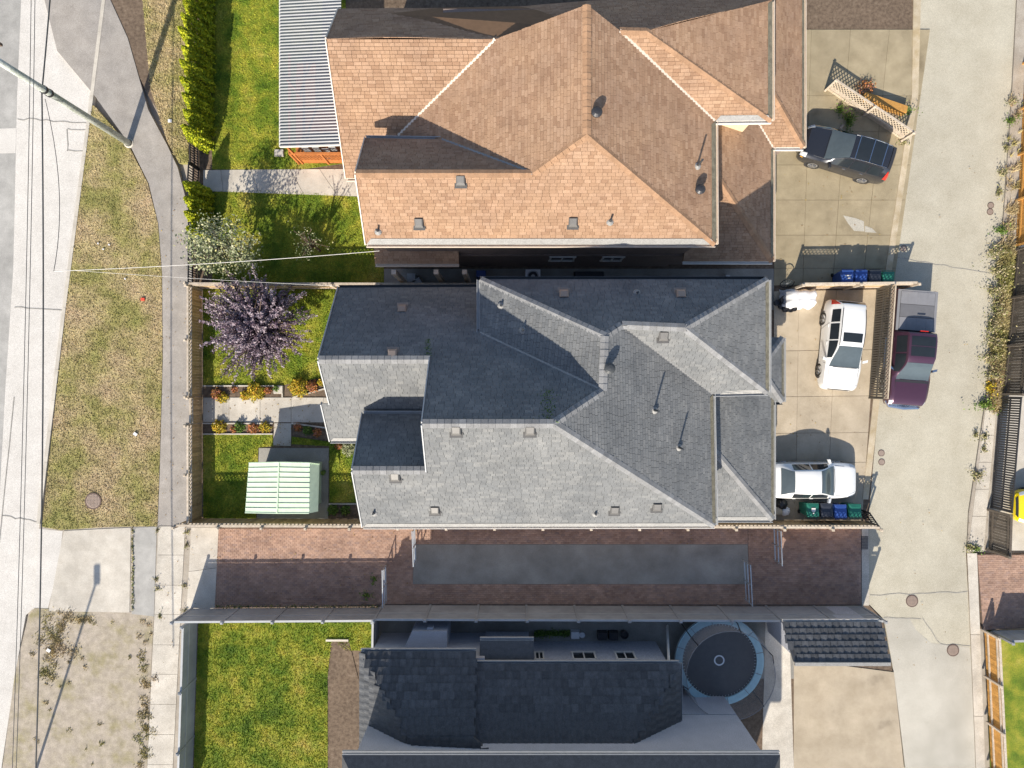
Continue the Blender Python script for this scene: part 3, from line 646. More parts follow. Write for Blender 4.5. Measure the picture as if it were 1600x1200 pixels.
rr, vd = meet(plbW, plbP, 13.8), meet(plbW, plbP, 10.75)
plbB = [vv, kk, V((9.0, 13.6, 8.2))]; vt = meet(plbE, plbB, 13.6)
bS, bE, bW, bD = [a1, sw, se, b1, a2], [b1, se, vv, vt, bn], [a2, b1, bn, rr, vd, vl], [a1, a2, vl, dn]
bBS, bBE = [vt, vv, kk, kt], [kt, kk, kn]
bP = [e1, e2, rr, vd, zpl(plbP, -2.75, 9.9), zpl(plbP, -5.8, 9.9), V((-5.8, 9.23, 4.5))]
bN = [e2, rr, vt, kt, kn, e3]; bN2 = [rr, bn, vt]
j1, j2, j3 = V((8.1, 5.81, 3)), V((12.33, 5.81, 3)), V((8.1, 10.04, 5.54))
l1, l2, l3, l4 = V((12.33, 11.2, 3)), V((13.8, 11.2, 3)), V((9.6, 15.4, 5.54)), V((8.1, 15.4, 5.54))
bG = [[j1, j2, j3], [j2, l1, l4, j3], [l1, l2, l3, l4], [l2, V((13.8, 19, 3)), l3], [l3, V((13.8, 19, 3)), V((8.1, 19, 3)), l4]]
sp = [P(586, 393, 3.6)+V((0, .5, .35)), P(717, 393, 3.6)+V((0, .5, .35)), P(717, 412, 3.2), P(586, 412, 3.2)]
br = roof(bh, [bS, bE, bW, bD, bBS, bBE, bP, bN, bN2]+bG+[sp], 'deck_brown', 'shingle_brown')
caps(br, [(a1, a2), (a2, b1), (b1, bn), (b1, se), (kt, kk), (vt, kt), (j2, j3), (l2, l3)], 'cap_brown')
for a, b in ((vd, rr), (vv, vt), (l1, l4), (vl, a2)):
    m = MB(); m.beam(a+V((0, 0, .02)), b+V((0, 0, .02)), .14, .02); m.build('valley_flashing', 'trim_cream' if a is not vl else 'flashing', bh)
gutter(bh, sw, se, (0, -1, 0), 'trim_cream'); drip(bh, sw, se, bS, 'flashing', .24)
gutter(bh, se, vv, (1, 0, 0), 'trim_cream'); drip(bh, se, vv, bE, 'flashing_dirty', .22)
gutter(bh, vv, kk, (0, -1, 0), 'trim_white'); drip(bh, vv, kk, bBS, 'flashing', .2)
gutter(bh, kk, kn, (1, 0, 0), 'trim_cream'); drip(bh, kk, kn, bBE, 'flashing_dirty', .22)
gutter(bh, j1, j2, (0, -1, 0), 'trim_white'); gutter(bh, j2, l1, (1, 0, 0), 'trim_cream'); gutter(bh, l1, l2, (0, -1, 0), 'trim_white'); gutter(bh, l2, V((13.8, 19, 3)), (1, 0, 0), 'trim_cream')
drip(bh, j2, l1, bG[1], 'flashing_dirty'); drip(bh, l2, V((13.8, 19, 3)), bG[3], 'flashing_dirty')
gutter(bh, dn, vl, (0, 1, 0), 'trim_grey'); gutter(bh, e1, V((-5.8, 9.23, 4.5)), (0, -1, 0), 'trim_cream'); gutter(bh, sp[3], sp[2], (0, -1, 0), 'trim_cream')
for a, b in ((sw, a1), (a1, dn), (e1, e2), (e2, e3)): barge(bh, a, b, (-1, 0, 0), 'trim_cream')
wall(bh, [(-5.75, 6.15), (8.1, 6.15), (8.1, 11.5), (10.4, 11.5), (10.4, 15.8), (-2.9, 15.8), (-2.9, 9.85), (-5.75, 9.85)], -.1, 6.1, 'wall_brown')
wall(bh, [(-6.9, 9.55), (-5.75, 9.55), (-5.75, 9.85), (-2.9, 9.85), (-2.9, 15.8), (-6.9, 15.8)], -.1, 4.3, 'wall_brown')
wall(bh, [(8.1, 6.25), (11.95, 6.25), (11.95, 11.6), (13.4, 11.6), (13.4, 18), (8.1, 18)], -.1, 2.92, 'wall_brown', 'garage_wall')
m = MB(); m.prism([(8.13, 11.44), (10.45, 11.44), (10.45, 11.49), (8.13, 11.49)], 2.9, 6.0); m.build('cladding', 'wall_cream', bh)
m = MB(); gable(m, -5.75, [(6.3, 5.9), (9.8, 5.9), (9.8, 6.5), (8.25, 7.65), (6.3, 6.2)]); gable(m, -6.9, [(9.5, 4.2), (15.8, 4.2), (15.8, 5.6), (13.8, 7.1), (9.5, 4.5)]); m.build('gable_wall', 'wall_cream', bh)
m = MB(); m.beam((-5.7, 6.11, 5.72), (8.1, 6.11, 5.72), .06, .5); m.build('frieze_board', 'trim_cream', bh)
m = MB(); m.beam((-5.7, 6.11, 2.9), (8.1, 6.11, 2.9), .05, .22); m.build('belly_band', 'wall_brown', bh)
for x, w_ in ((2.45, 1.15), (4.9, .95)): window(bh, (x, 6.15, 2.05), w_, .95, -1)
for px in (-5.6, -3.6, -2.25):
    m = MB(); m.box((px, 5.3, 1.45), (.22, .22, 3.1)); m.build('porch_post', 'trim_cream', bh)
for px, py, f in ((720, 284, bS), (655, 350, bS), (895, 349, bS)): box_vent(bh, on_face(px, py, f), 'vent_metal')
for px, py, f in ((931, 180, bE), (1091, 299, bE)): turtle(bh, on_face(px, py, f), 'metal_dark')
for px, py, f, hh in ((591, 362, bS, .35), (953, 347, bS, .4), (1089, 260, bE, .75)): pipe_vent(bh, on_face(px, py, f), hh)

# ---------------- house south of the passage (dark tiles)
th = thing('house', P(850, 1080), 'dark-tiled house with pale lilac stucco wall beside the trampoline', 'house')
TILE = None
def tiled(house, slopes, du=.33, dv=.36, limit=300, extra='roof'):
    """deck part plus single tiles (shared mesh); what lies past the limit is joined"""
    global TILE
    if TILE is None:
        m = MB()
        prof = [(-.5, 0), (-.34, .05), (-.12, .05), (.08, -.02), (.3, -.02), (.5, 0)]
        vs = [(x*du*.98, -.02, .055+z*.18) for x, z in prof]+[(x*du*.98, dv, .012+z*.18) for x, z in prof]+[(x*du*.98, -.02, .0) for x, z in prof]
        m.add(vs, [(i, i+1, i+7, i+6) for i in range(5)]+[(12+i, 13+i, i+1, i) for i in range(5)])
        o = m.build('roof_tile', 'tile_dark'); TILE = o.data; bpy.data.objects.remove(o)
    deck = MB(); k = 0; rest = MB()
    for f in slopes:
        n = len(f); nn, u, v = frame(f)
        if (f[1]-f[0]).cross(f[2]-f[1]).z < 0: f = f[::-1]
        deck.add([p for p in f]+[p-V((0, 0, .15)) for p in f], [tuple(range(n)), tuple(range(2*n-1, n-1, -1))]+[(i, n+i, n+(i+1) % n, (i+1) % n) for i in range(n)])
    ro = deck.build('roof', 'tile_dark', house); o0 = wloc(ro)
    cand = []
    for f in slopes:
        nn, u, v = frame(f); o = sum(f, V((0, 0, 0)))/len(f); R = Matrix((u, v, nn)).transposed().to_euler(); R3 = Matrix((u, v, nn)).transposed()
        qq = [((p-o).dot(u), (p-o).dot(v)) for p in f]
        a0, a1_ = min(p[0] for p in qq), max(p[0] for p in qq); v0, v1 = min(p[1] for p in qq), max(p[1] for p in qq)
        j = 0; y = v0
        while y < v1-.1:
            x = a0+du/2*(1 if j % 2 else 2)*.5
            while x < a1_:
                if inside(qq, np.array([x]), np.array([y+dv*.4]))[0]: cand.append((o+u*x+v*y+nn*.01, R, R3))
                x += du
            y += dv*.94; j += 1
    vis = lambda c: abs(c[0].y/S/(1-c[0].z/H)+450)
    cand.sort(key=lambda c: abs(c[0].y))
    for p, R, R3 in cand[:limit]:
        o = bpy.data.objects.new('roof_tile', TILE); o.location = p-o0+V((0, 0, random.uniform(-.004, .006))); o.rotation_euler = R; C.objects.link(o); o.parent = ro
    if len(cand) > limit:
        tv = [Vector(v.co) for v in TILE.vertices]; tf = [tuple(p.vertices) for p in TILE.polygons]
        for p, R, R3 in cand[limit:]: rest.add([R3 @ v_+p for v_ in tv], tf)
        rest.build('roof_tiles', 'tile_dark', ro, kind='stuff')
    return ro
tA = [V((-7.15, -12.65, 3.05)), V((-1.7, -12.65, 3.05)), V((-1.7, -15.6, 4.9)), V((-4.6, -15.6, 4.9))]
tA2 = [V((-7.15, -12.65, 3.05)), V((-4.6, -15.6, 4.9)), V((-4.6, -21, 4.9)), V((-7.15, -23.5, 3.05))]
tB = [V((-2.35, -13.2, 3.1)), V((7.9, -13.2, 3.1)), V((4.3, -17.2, 5.6)), V((.5, -17.2, 5.6)), V((-2.35, -15.6, 4.6))]
tC = [V((7.9, -13.2, 3.1)), V((7.9, -22, 3.1)), V((4.3, -18, 5.6)), V((4.3, -17.2, 5.6))]
tD = [V((-1.7, -15.6, 4.9)), V((.5, -17.2, 5.6)), V((4.3, -17.2, 5.6)), V((4.3, -21, 5.6)), V((-4.6, -21, 4.9)), V((-4.6, -15.6, 4.9))]
tiled(th, [tA, tA2, tB, tC, tD])
gutter(th, tA[0], tA[1], (0, 1, 0), 'trim_grey'); gutter(th, tB[0], tB[1], (0, 1, 0), 'trim_grey'); gutter(th, tC[0], tC[1], (1, 0, 0), 'trim_grey')
wall(th, [(-6.8, -13.0), (-1.3, -13.0), (-1.3, -13.45), (7.5, -13.45), (7.5, -22), (-6.8, -22)], -.1, 2.95, 'wall_lilac')
m = MB(); m.prism([(-4.9, -12.15), (-3.2, -12.15), (-3.2, -13.0), (-5.3, -13.0)], -.1, 1.9); m.prism([(-4.2, -12.05), (-3.9, -12.05), (-3.9, -12.16), (-4.2, -12.16)], 1.3, 1.7); m.build('fireplace_bay', 'wall_lilac', th)
m = MB(); m.prism([(-1.35, -12.75), (.85, -12.75), (.85, -13.45), (-1.35, -13.45)], .5, 2.5); bay = m.build('bay', 'wall_lilac', th)
m = MB(); m.add([(-1.55, -12.35, 2.5), (1.05, -12.35, 2.5), (1.05, -13.5, 2.85), (-1.55, -13.5, 2.85), (-1.55, -12.35, 2.4), (1.05, -12.35, 2.4), (1.05, -13.5, 2.4), (-1.55, -13.5, 2.4)], [(3, 2, 1, 0), (4, 5, 1, 0)[::-1], (5, 6, 2, 1)[::-1], (7, 4, 0, 3)[::-1]]); m.build('bay_roof', 'tile_dark', bay)
gutter(th, V((-1.55, -12.35, 2.5)), V((1.05, -12.35, 2.5)), (0, 1, 0), 'trim_grey')
for x, w_ in ((-1.05, .5), (1.35, .4), (3.55, 1.1), (5.6, .9)): window(th, (x, -13.45, 1.75), w_, .8, 1, panes=2 if w_ > .6 else 1)
m = MB(); m.beam((7.45, -13.4, 2.9), (8.1, -12.6, .1), .07, .1); m.build('downpipe', 'trim_white', th)
uy, uz, ux0, ux1 = -15.5, 6.3, -7.1, 11.2
uf = [V((ux0, uy, uz)), V((ux1, uy, uz)), V((ux1-4, uy-5, 9.2)), V((ux0+4, uy-5, 9.2))]
ue = [uf[1], V((ux1, uy-10, uz)), uf[2]]; uw = [uf[0], uf[3], V((ux0, uy-10, uz))]; us = [uf[3], uf[2], ue[1], uw[2]]
m = MB()
for f in (uf, ue, uw, us):
    n_ = len(f); f = f if (f[1]-f[0]).cross(f[2]-f[1]).z > 0 else f[::-1]
    m.add(f+[p-V((0, 0, .16)) for p in f], [tuple(range(n_)), tuple(range(2*n_-1, n_-1, -1))]+[(i, n_+i, n_+(i+1) % n_, (i+1) % n_) for i in range(n_)])
m.build('upper_roof', 'tile_dark', th)
gutter(th, uf[0], uf[1], (0, 1, 0), 'trim_grey')
wall(th, [(ux0+.4, uy-.4), (ux1-.4, uy-.4), (ux1-.4, uy-9.6), (ux0+.4, uy-9.6)], 2.55, 6.2, 'wall_lilac', 'upper_wall')
wall(th, [(7.5, uy-.4), (ux1-.4, uy-.4), (ux1-.4, uy-9.6), (7.5, uy-9.6)], -.1, 2.5, 'wall_lilac', 'ground_wall')
# ---------------- tiled carport by the lane
cp = thing('garage', P(1310, 1010), 'small garage with a dark tiled roof beside the lane and trampoline', 'garage')
c1, c2, c3, c4 = P(1224, 973, 2.6), P(1375, 972, 2.6), P(1390, 1035, 3.25), P(1241, 1035, 3.25)
tiled(cp, [[c4, c3, c2, c1]], du=.34, dv=.30)
gutter(cp, c1, c2, (0, 1, 0), 'trim_white')
m = MB(); m.beam(c4+V((0, -.05, .04)), c3+V((0, -.05, .04)), .16, .1); m.build('ridge_flashing', 'flashing', cp)
wall(cp, [(c1.x+.15, c1.y-.2), (c2.x-.15, c2.y-.2), (c3.x-.15, c3.y+.1), (c4.x+.15, c4.y+.1)], -.1, 2.4, 'wall_lilac')
m = MB(); m.prism([(c4.x+.15, c4.y+.1), (c3.x-.15, c3.y+.1), (c3.x-.15, c3.y+.25), (c4.x+.15, c4.y+.25)], 2.4, 3.05); m.build('gable_wall', 'wall_lilac', cp)
structure('dry_patch', [[(1317, 337), (1336, 341), (1349, 346), (1350, 362), (1334, 361), (1325, 350)], [(1351, 353), (1362, 357), (1369, 364), (1351, 363)]], .037, 'lane_pale')
# ================================================================== FENCES
BRD = {}
def unit(name, mat, dims, build=None):
    key = (name, mat, dims)
    if key not in BRD:
        m = MB()
        if build: build(m)
        else: m.box((0, 0, dims[2]/2), dims)
        o = m.build(name, mat); BRD[key] = o.data; bpy.data.objects.remove(o)
    return BRD[key]
def put(me, name, parent, loc, rz=0, rx=0):
    o = bpy.data.objects.new(name, me); o.location = loc; o.rotation_euler = (rx, 0, rz); C.objects.link(o); o.parent = parent; return o
def lattice_mesh(m, p, q, z0, z1, sp=.19, w=.045):
    d = q-p; L = d.length; x = d/L; hh = z1-z0; nrm = Vector((-x.y, x.x, 0)); s = -hh
    while s < L:
        for sg in (1, -1):
            a0, a1 = s, s+hh; b0, b1 = (z0, z1) if sg > 0 else (z1, z0)
            t0 = max(0, (0-a0)/hh); t1 = min(1, (L-a0)/hh)
            if t1-t0 > .12:
                A = p+x*(a0+hh*t0)+Vector((0, 0, b0+(b1-b0)*t0))+nrm*.006*sg; B = p+x*(a0+hh*t1)+Vector((0, 0, b0+(b1-b0)*t1))+nrm*.006*sg
                m.beam(A, B, .009, w)
        s += sp
def fence(name, label, pts, h, bmat='fence_tan', pmat='fence_post', lat=0, bw=.145, gap=.008, step=2.4, cat='fence', group=None, z=0.0, posts=True, part='board', vertical=True, lmat='lattice_wood', bt=.02):
    pts = [P(*p) for p in pts]; root = thing(name, pts[0]+Vector((0, 0, z)), label, cat, group); o = root.location.copy(); o.z = 0
    rails = MB(); lm = MB(); hb = h-lat
    me = unit(part, bmat, (bw-gap, bt, round(hb-.06, 3)))
    pm = unit('post', pmat, (.1, .1, round(h+.12, 3)), lambda m: (m.box((0, 0, (h+.12)/2), (.1, .1, h+.12)), m.box((0, 0, h+.135), (.15, .15, .05), top=.6)))
    for a, b in zip(pts, pts[1:]):
        d = b-a; L = d.length; x = d/L; rz = math.atan2(d.y, d.x); nrm = Vector((-x.y, x.x, 0))
        n = max(1, int(round(L/bw)))
        for i in range(n):
            p = a+x*(L*(i+.5)/n)-o
            put(me, part, root, p+nrm*random.uniform(-.003, .003)+Vector((0, 0, .05+random.uniform(-.008, .008))), rz, random.uniform(-.006, .006))
        off = nrm*(-.035)
        for zz in (.3, hb-.12): rails.beam(a+off+Vector((0, 0, zz)), b+off+Vector((0, 0, zz)), .04, .09)
        rails.beam(a+Vector((0, 0, hb+.02)), b+Vector((0, 0, hb+.02)), .11, .035)
        if lat: lattice_mesh(lm, a, b, hb+.05, h-.03); rails.beam(a+Vector((0, 0, h)), b+Vector((0, 0, h)), .10, .04)
        k = max(1, int(round(L/step)))
        if posts:
            for i in range(k+1):
                p = a+x*min(L, L*i/k)-o; put(pm, 'post', root, p+nrm*-.09, rz)
    rails.build('rail', pmat, root)
    if lat: lm.build('lattice', lmat, root)
    return root
def gate(name, label, a, b, h, mat='black_paint', n=None, group=None, cat='gate', lat=0, part='picket', pw=.045):
    a, b = P(*a), P(*b); root = thing(name, a, label, cat, group); d = b-a; L = d.length; x = d/L; rz = math.atan2(d.y, d.x)
    n = n or int(L/.125); me = unit(part, mat, (pw, .03, round(h-.1, 3)))
    for i in range(n): put(me, part, root, x*(L*(i+.5)/n)+Vector((0, 0, .05)), rz)
    m = MB()
    for zz in (.1, h*.52, h-.04): m.beam(a+Vector((0, 0, zz)), b+Vector((0, 0, zz)), .05, .06)
    for e in (a, b): m.beam(e+Vector((0, 0, .02)), e+Vector((0, 0, h)), .06, .06)
    m.build('frame', mat, root)
    if lat: lm = MB(); lattice_mesh(lm, a, b, h, h+lat); lm.beam(a+Vector((0, 0, h+lat)), b+Vector((0, 0, h+lat)), .06, .04); lm.build('lattice', 'lattice_wood', root)
    return root
fence('fence', 'tan board fence with lattice top beside the purple-leaved tree, facing the asphalt path', [(316, 449), (316, 619)], 1.4, lat=.32)
fence('fence', 'tan board fence with lattice top beside the green shed, facing the asphalt path', [(316, 662), (316, 809)], 1.4, lat=.32)
m0 = fence('garden_gate', 'low wooden garden gate at the end of the flower-lined walk', [(316.5, 621), (316.5, 660)], 1.2, lat=.2, step=9, cat='gate')
fence('fence', 'board fence with lattice top between the purple tree and the tree-shaded lawn', [(316, 450.5), (748, 451)], 1.5, lat=.32)
fence('fence', 'board fence behind the white tarp and the row of bins, between two driveways', [(1232, 451), (1404, 449)], 1.5, lat=.32)
fence('fence', 'weathered board fence along the north side of the paver passage behind the shed', [(300, 809.5), (560, 811)], 1.65, lat=.32, bmat='fence_tan')
fence('fence', 'board fence along the paver passage under the eaves and beside four bins', [(560, 811), (1346, 813)], 1.6, lat=.3)
def panel_fence(label, pts, h, z=0, step=2.45, mat='fence_grey'):
    pts = [P(*p) for p in pts]; root = thing('fence', pts[0], label, 'fence'); o = root.location.copy()
    for a, b in zip(pts, pts[1:]):
        d = b-a; L = d.length; x = d/L; rz = math.atan2(d.y, d.x); k = max(1, int(round(L/step))); w = L/k
        for i in range(k):
            m = MB(); p = a+x*(w*i); e = a+x*(w*(i+1))
            m.beam(p+x*.06+Vector((0, 0, h*.31)), e-x*.06+Vector((0, 0, h*.31)), .04, h*.56); m.build('panel', mat, root)
            m = MB(); m.beam(p+x*.06+Vector((0, 0, h*.78)), e-x*.06+Vector((0, 0, h*.78)), .035, h*.34); m.build('panel', mat, root)
        pm = unit('post', 'fence_grey', (.11, .11, h), lambda m: (m.box((0, 0, h/2+.08), (.11, .11, h+.16)), m.box((0, 0, h+.18), (.16, .16, .06), top=.5)))
        for i in range(k+1): put(pm, 'post', root, a+x*(w*i)-o, rz)
        m = MB(); m.beam(a+Vector((0, 0, h*.6)), b+Vector((0, 0, h*.6)), .07, .07); m.beam(a+Vector((0, 0, h)), b+Vector((0, 0, h)), .10, .06); m.build('rail', 'trim_grey', root)
panel_fence('grey panel fence between the paver passage and the patchy lawn', [(300, 951), (596, 949)], 1.75)
panel_fence('grey panel fence between the paver passage and the trampoline patio', [(598, 945.5), (1346, 948)], 1.9)
panel_fence('grey panel fence along the sidewalk slabs, closing off the patchy lawn', [(309, 962), (306, 1060), (300, 1240)], 1.4)
panel_fence('short grey panel fence between the patchy lawn and the dark patio', [(593, 953), (592, 1012)], 1.5)
gate('sliding_gate', 'black picket sliding gate between the white SUV and the maroon pickup', (1369, 452), (1357, 622), 1.3, lat=.3, pw=.085, mat='gate_brown')
gate('gate', 'short black picket gate leaf behind the row of green and blue bins', (1338, 794), (1352, 814), 1.2)
gate('garden_gate', 'black metal garden gate between the cedar hedges', (312, 266), (310, 298), 1.1)
for lab, a, b in (('black picket fence running south from the walk gate under the cedars', (309, 300), (308, 446)), ('black picket fence running north from the walk gate under the cedars', (311, 264), (308, 60))):
    gate('fence', lab, a, b, .9, cat='fence')
fence('fence', 'white lattice fence slanting behind the black SUV beside the yellow planter', [(1290, 140), (1408, 219)], 1.0, bmat='lattice_wood', lat=.62, bw=.12)
# across the lane
fence('fence', 'orange-stained board fence across the lane above the dry weeds', [(1601, 100), (1586, 385)], 1.2, bmat='fence_orange', pmat='fence_orange')
fence('fence', 'dark weathered board fence across the lane behind the dry weeds', [(1585, 392), (1563, 616)], 1.4, bmat='fence_dark', pmat='fence_dark')
gate('sliding_gate', 'dark grey picket sliding gate across the lane beside the yellow car', (1561, 620), (1547, 792), 1.4, mat='metal_dark', pw=.085)
fence('fence', 'dark board fence end at the weeds beside the brick walk across the lane', [(1545, 796), (1543, 858)], 1.4, bmat='fence_dark', pmat='fence_dark')
fence('fence', 'tan board fence across the lane beside the small lawn and brick walk', [(1537, 984), (1548, 1200)], 1.0, bmat='fence_orange', pmat='fence_post')
fence('fence', 'tan board fence closing the brick walk across the lane', [(1548, 985), (1680, 982)], 1.3, bmat='fence_grey', pmat='fence_grey')
# bike baffles in the passage
def baffle(label, a, b):
    a, b = P(*a), P(*b); r = thing('barrier', a, label, 'barrier', None); x = (b-a).normalized()
    m = MB()
    for zz in (.25, .65, 1.05): m.beam(a+Vector((0, 0, zz)), b+Vector((0, 0, zz)), .045, .045)
    m.build('rail', 'metal_galv', r)
    for e in (a+x*.05, (a+b)/2, b-x*.05): m = MB(); m.tube([e, e+Vector((0, 0, 1.08))], .03, 8); m.build('post', 'metal_galv', r)
baffle('galvanised rail barrier against the board fence where the asphalt strip begins', (649, 822), (651, 876))
baffle('galvanised rail barrier against the grey fence beside the corner of the patchy lawn', (604, 881), (605, 938))
baffle('galvanised rail barrier against the board fence, nearest the bins and drain grate', (1206, 822), (1208, 875))
baffle('galvanised rail barrier against the grey fence at the lane end of the asphalt strip', (1160, 873), (1163, 936))

# ================================================================== VEHICLES
def pchip(xs, ys, x):
    xs, ys, x = map(np.asarray, (xs, ys, x)); h = np.diff(xs); d = np.diff(ys)/h; m = np.zeros(len(xs))
    for i in range(1, len(xs)-1):
        if d[i-1]*d[i] > 0: m[i] = 2*d[i-1]*d[i]/(d[i-1]+d[i])
    m[0], m[-1] = d[0], d[-1]
    i = np.clip(np.searchsorted(xs, x)-1, 0, len(h)-1); t = (x-xs[i])/h[i]
    return ys[i]*(1+2*t)*(1-t)**2+m[i]*h[i]*t*(1-t)**2+ys[i+1]*t*t*(3-2*t)+m[i+1]*h[i]*t*t*(t-1)
class Body:
    """smooth loft: stations rows (x, zc, zr, yr, zb, yb, yw, zs)"""
    def __init__(s, st): s.a = np.array(sorted(st), float)
    def sec(s, x):
        zc, zr, yr, zb, yb, yw, zs = [float(pchip(s.a[:, 0], s.a[:, k], x)) for k in range(1, 8)]
        return np.array([(0, zc), (yr*.55, zc-.18*(zc-zr)), (yr*.9, zr+.32*(zc-zr)), (yr, zr), (yb, zb), (yw, zb*.45+zs*.55+.12), (yw*.985, zs+.08), (yw*.9, zs)])
    def pt(s, x, t):
        q = s.sec(x); sg = 1 if t >= 0 else -1; t = min(abs(t), 6.999); i = int(t); f = t-i
        y = q[i]*(1-f)+q[i+1]*f
        return Vector((x, sg*y[0], y[1]))
    def grid(s, xs, ts, off=0):
        vs = []
        for x in xs:
            for t in ts:
                p = s.pt(x, t)
                if off:
                    e = .02; dx = s.pt(x+e, t)-s.pt(x-e, t); dt = s.pt(x, t+e)-s.pt(x, t-e); n = dx.cross(dt)
                    if n.length > 1e-9: p = p+n.normalized()*off
                vs.append(p)
        k = len(ts); return vs, [(i*k+j, (i+1)*k+j, (i+1)*k+j+1, i*k+j+1) for i in range(len(xs)-1) for j in range(k-1)]
    def body(s, root, mat):
        a = s.a; xs = []
        for i in range(len(a)-1): xs += list(np.linspace(a[i, 0], a[i+1, 0], 7)[:-1])
        xs.append(a[-1, 0]); ts = [i*.5 for i in range(-14, 15)]; ts[0] = -6.999; ts[-1] = 6.999
        vs, fs = s.grid(xs, ts); k = len(ts)
        fs += [(i*k, i*k+k-1, (i+1)*k+k-1, (i+1)*k) for i in range(len(xs)-1)]
        fs += [tuple(range(k)), tuple((len(xs)-1)*k+j for j in range(k-1, -1, -1))]
        m = MB(); m.add(vs, fs); o = m.build('body', mat, root, local=True, smooth=True)
        md = o.modifiers.new('edge', 'EDGE_SPLIT'); md.split_angle = math.radians(40)
        return o
    def patch(s, root, name, mat, x0, x1, t0, t1, off=.008, nx=8, nt_=6, shape=None):
        xs = np.linspace(x0, x1, nx); vs = []; fs = []
        vs, fs = s.grid(xs, np.linspace(t0, t1, nt_), off)
        m = MB(); m.add(vs, fs); return m.build(name, mat, root, local=True, smooth=True)
def wheels(root, xs, y, r, rim, w=.22):
    for x in xs:
        for sg in (-1, 1):
            M = Matrix.Rotation(math.pi/2*sg*-1, 3, 'X'); c = Vector((x, sg*(y-w/2), r)); prof = [(r*.62, w/2-.01), (r*.9, w/2), (r, w/2-.04), (r, -w/2), (0, -w/2)]
            m = MB(); m.lathe([(r+.075, w/2-.03), (r+.03, w/2-.012), (r*.5, w/2-.05)], c, 24, M=M); arch = m.build('wheel_arch', 'plastic_black', root, local=True)
            m = MB(); m.lathe(prof, c, 24, M=M); o = m.build('wheel', 'tyre', root, local=True)
            m = MB(); m.lathe([(r*.66, w/2-.004), (r*.6, w/2-.03), (0, w/2-.035)], c, 24, M=M)
            rm = MB()
            for k in range(5):
                th = k*2*math.pi/5; dv = Vector((math.cos(th), math.sin(th), 0)); rm.beam(M @ Vector((0, 0, w/2-.002))+c, M @ (dv*r*.62+Vector((0, 0, w/2-.002)))+c, .07, .02)
            rm.lathe([(r*.66, w/2), (r*.58, w/2+.004), (r*.57, w/2-.02)], c, 24, M=M)
            rm.build('rim', rim, o, local=True); m.build('rim_back', 'plastic_black', o, local=True)
def mirrors(root, x, y, z, mat):
    for sg in (-1, 1):
        m = MB(); m.add([Vector(v) for v in [(x+.09, sg*y, z), (x-.03, sg*y, z), (x-.10, sg*(y+.2), z+.02), (x+.02, sg*(y+.22), z+.02), (x+.09, sg*y, z+.1), (x-.03, sg*y, z+.1), (x-.10, sg*(y+.2), z+.16), (x+.02, sg*(y+.2), z+.14)]], [(3, 2, 1, 0), (4, 5, 6, 7), (0, 1, 5, 4), (1, 2, 6, 5), (2, 3, 7, 6), (3, 0, 4, 7)]); m.build('side_mirror', mat, root, local=True)
def wipers(root, x, b, mat='plastic_black'):
    m = MB()
    for y0, y1 in ((-.55, .05), (.05, .62)):
        p = [b.pt(x+.02-.12*abs(y)*.3, y/.7*2.0)+Vector((0, 0, .035)) for y in (y0, (y0+y1)/2, y1)]; m.tube(p, .012, 5)
    m.build('wiper', mat, root, local=True)
def seam(root, b, line, mat='plastic_black', name='panel_gap', r=.007):
    m = MB(); m.tube([b.pt(x, t) for x, t in line], r, 4); m.build(name, mat, root, local=True)
def handles(root, b, xs, mat):
    for x in xs:
        for sg in (-1, 1):
            m = MB(); p = b.pt(x, sg*4.25); m.box(p+Vector((0, sg*.012, 0)), (.17, .03, .028)); m.build('door_handle', mat, root, local=True)
def heading(a, b): d = P(*b)-P(*a); return math.atan2(d.y, d.x)
SUV = [(2.30, .60, .58, .48, .54, .60, .62, .36), (2.24, .82, .80, .62, .70, .76, .78, .27), (2.0, .97, .95, .70, .84, .86, .88, .22), (1.5, 1.04, 1.01, .74, .92, .89, .92, .2), (1.18, 1.07, 1.04, .77, .97, .90, .925, .2),
       (.08, 1.60, 1.54, .60, 1.02, .90, .925, .2), (-.2, 1.66, 1.60, .60, 1.03, .90, .925, .2), (-.8, 1.68, 1.62, .61, 1.05, .90, .925, .2), (-1.6, 1.64, 1.58, .58, 1.08, .88, .92, .22), (-1.95, 1.58, 1.52, .56, 1.10, .86, .90, .26), (-2.18, 1.14, 1.12, .68, 1.0, .82, .87, .3), (-2.28, .80, .78, .66, .7, .78, .82, .33), (-2.3, .62, .6, .6, .55, .7, .72, .36)]
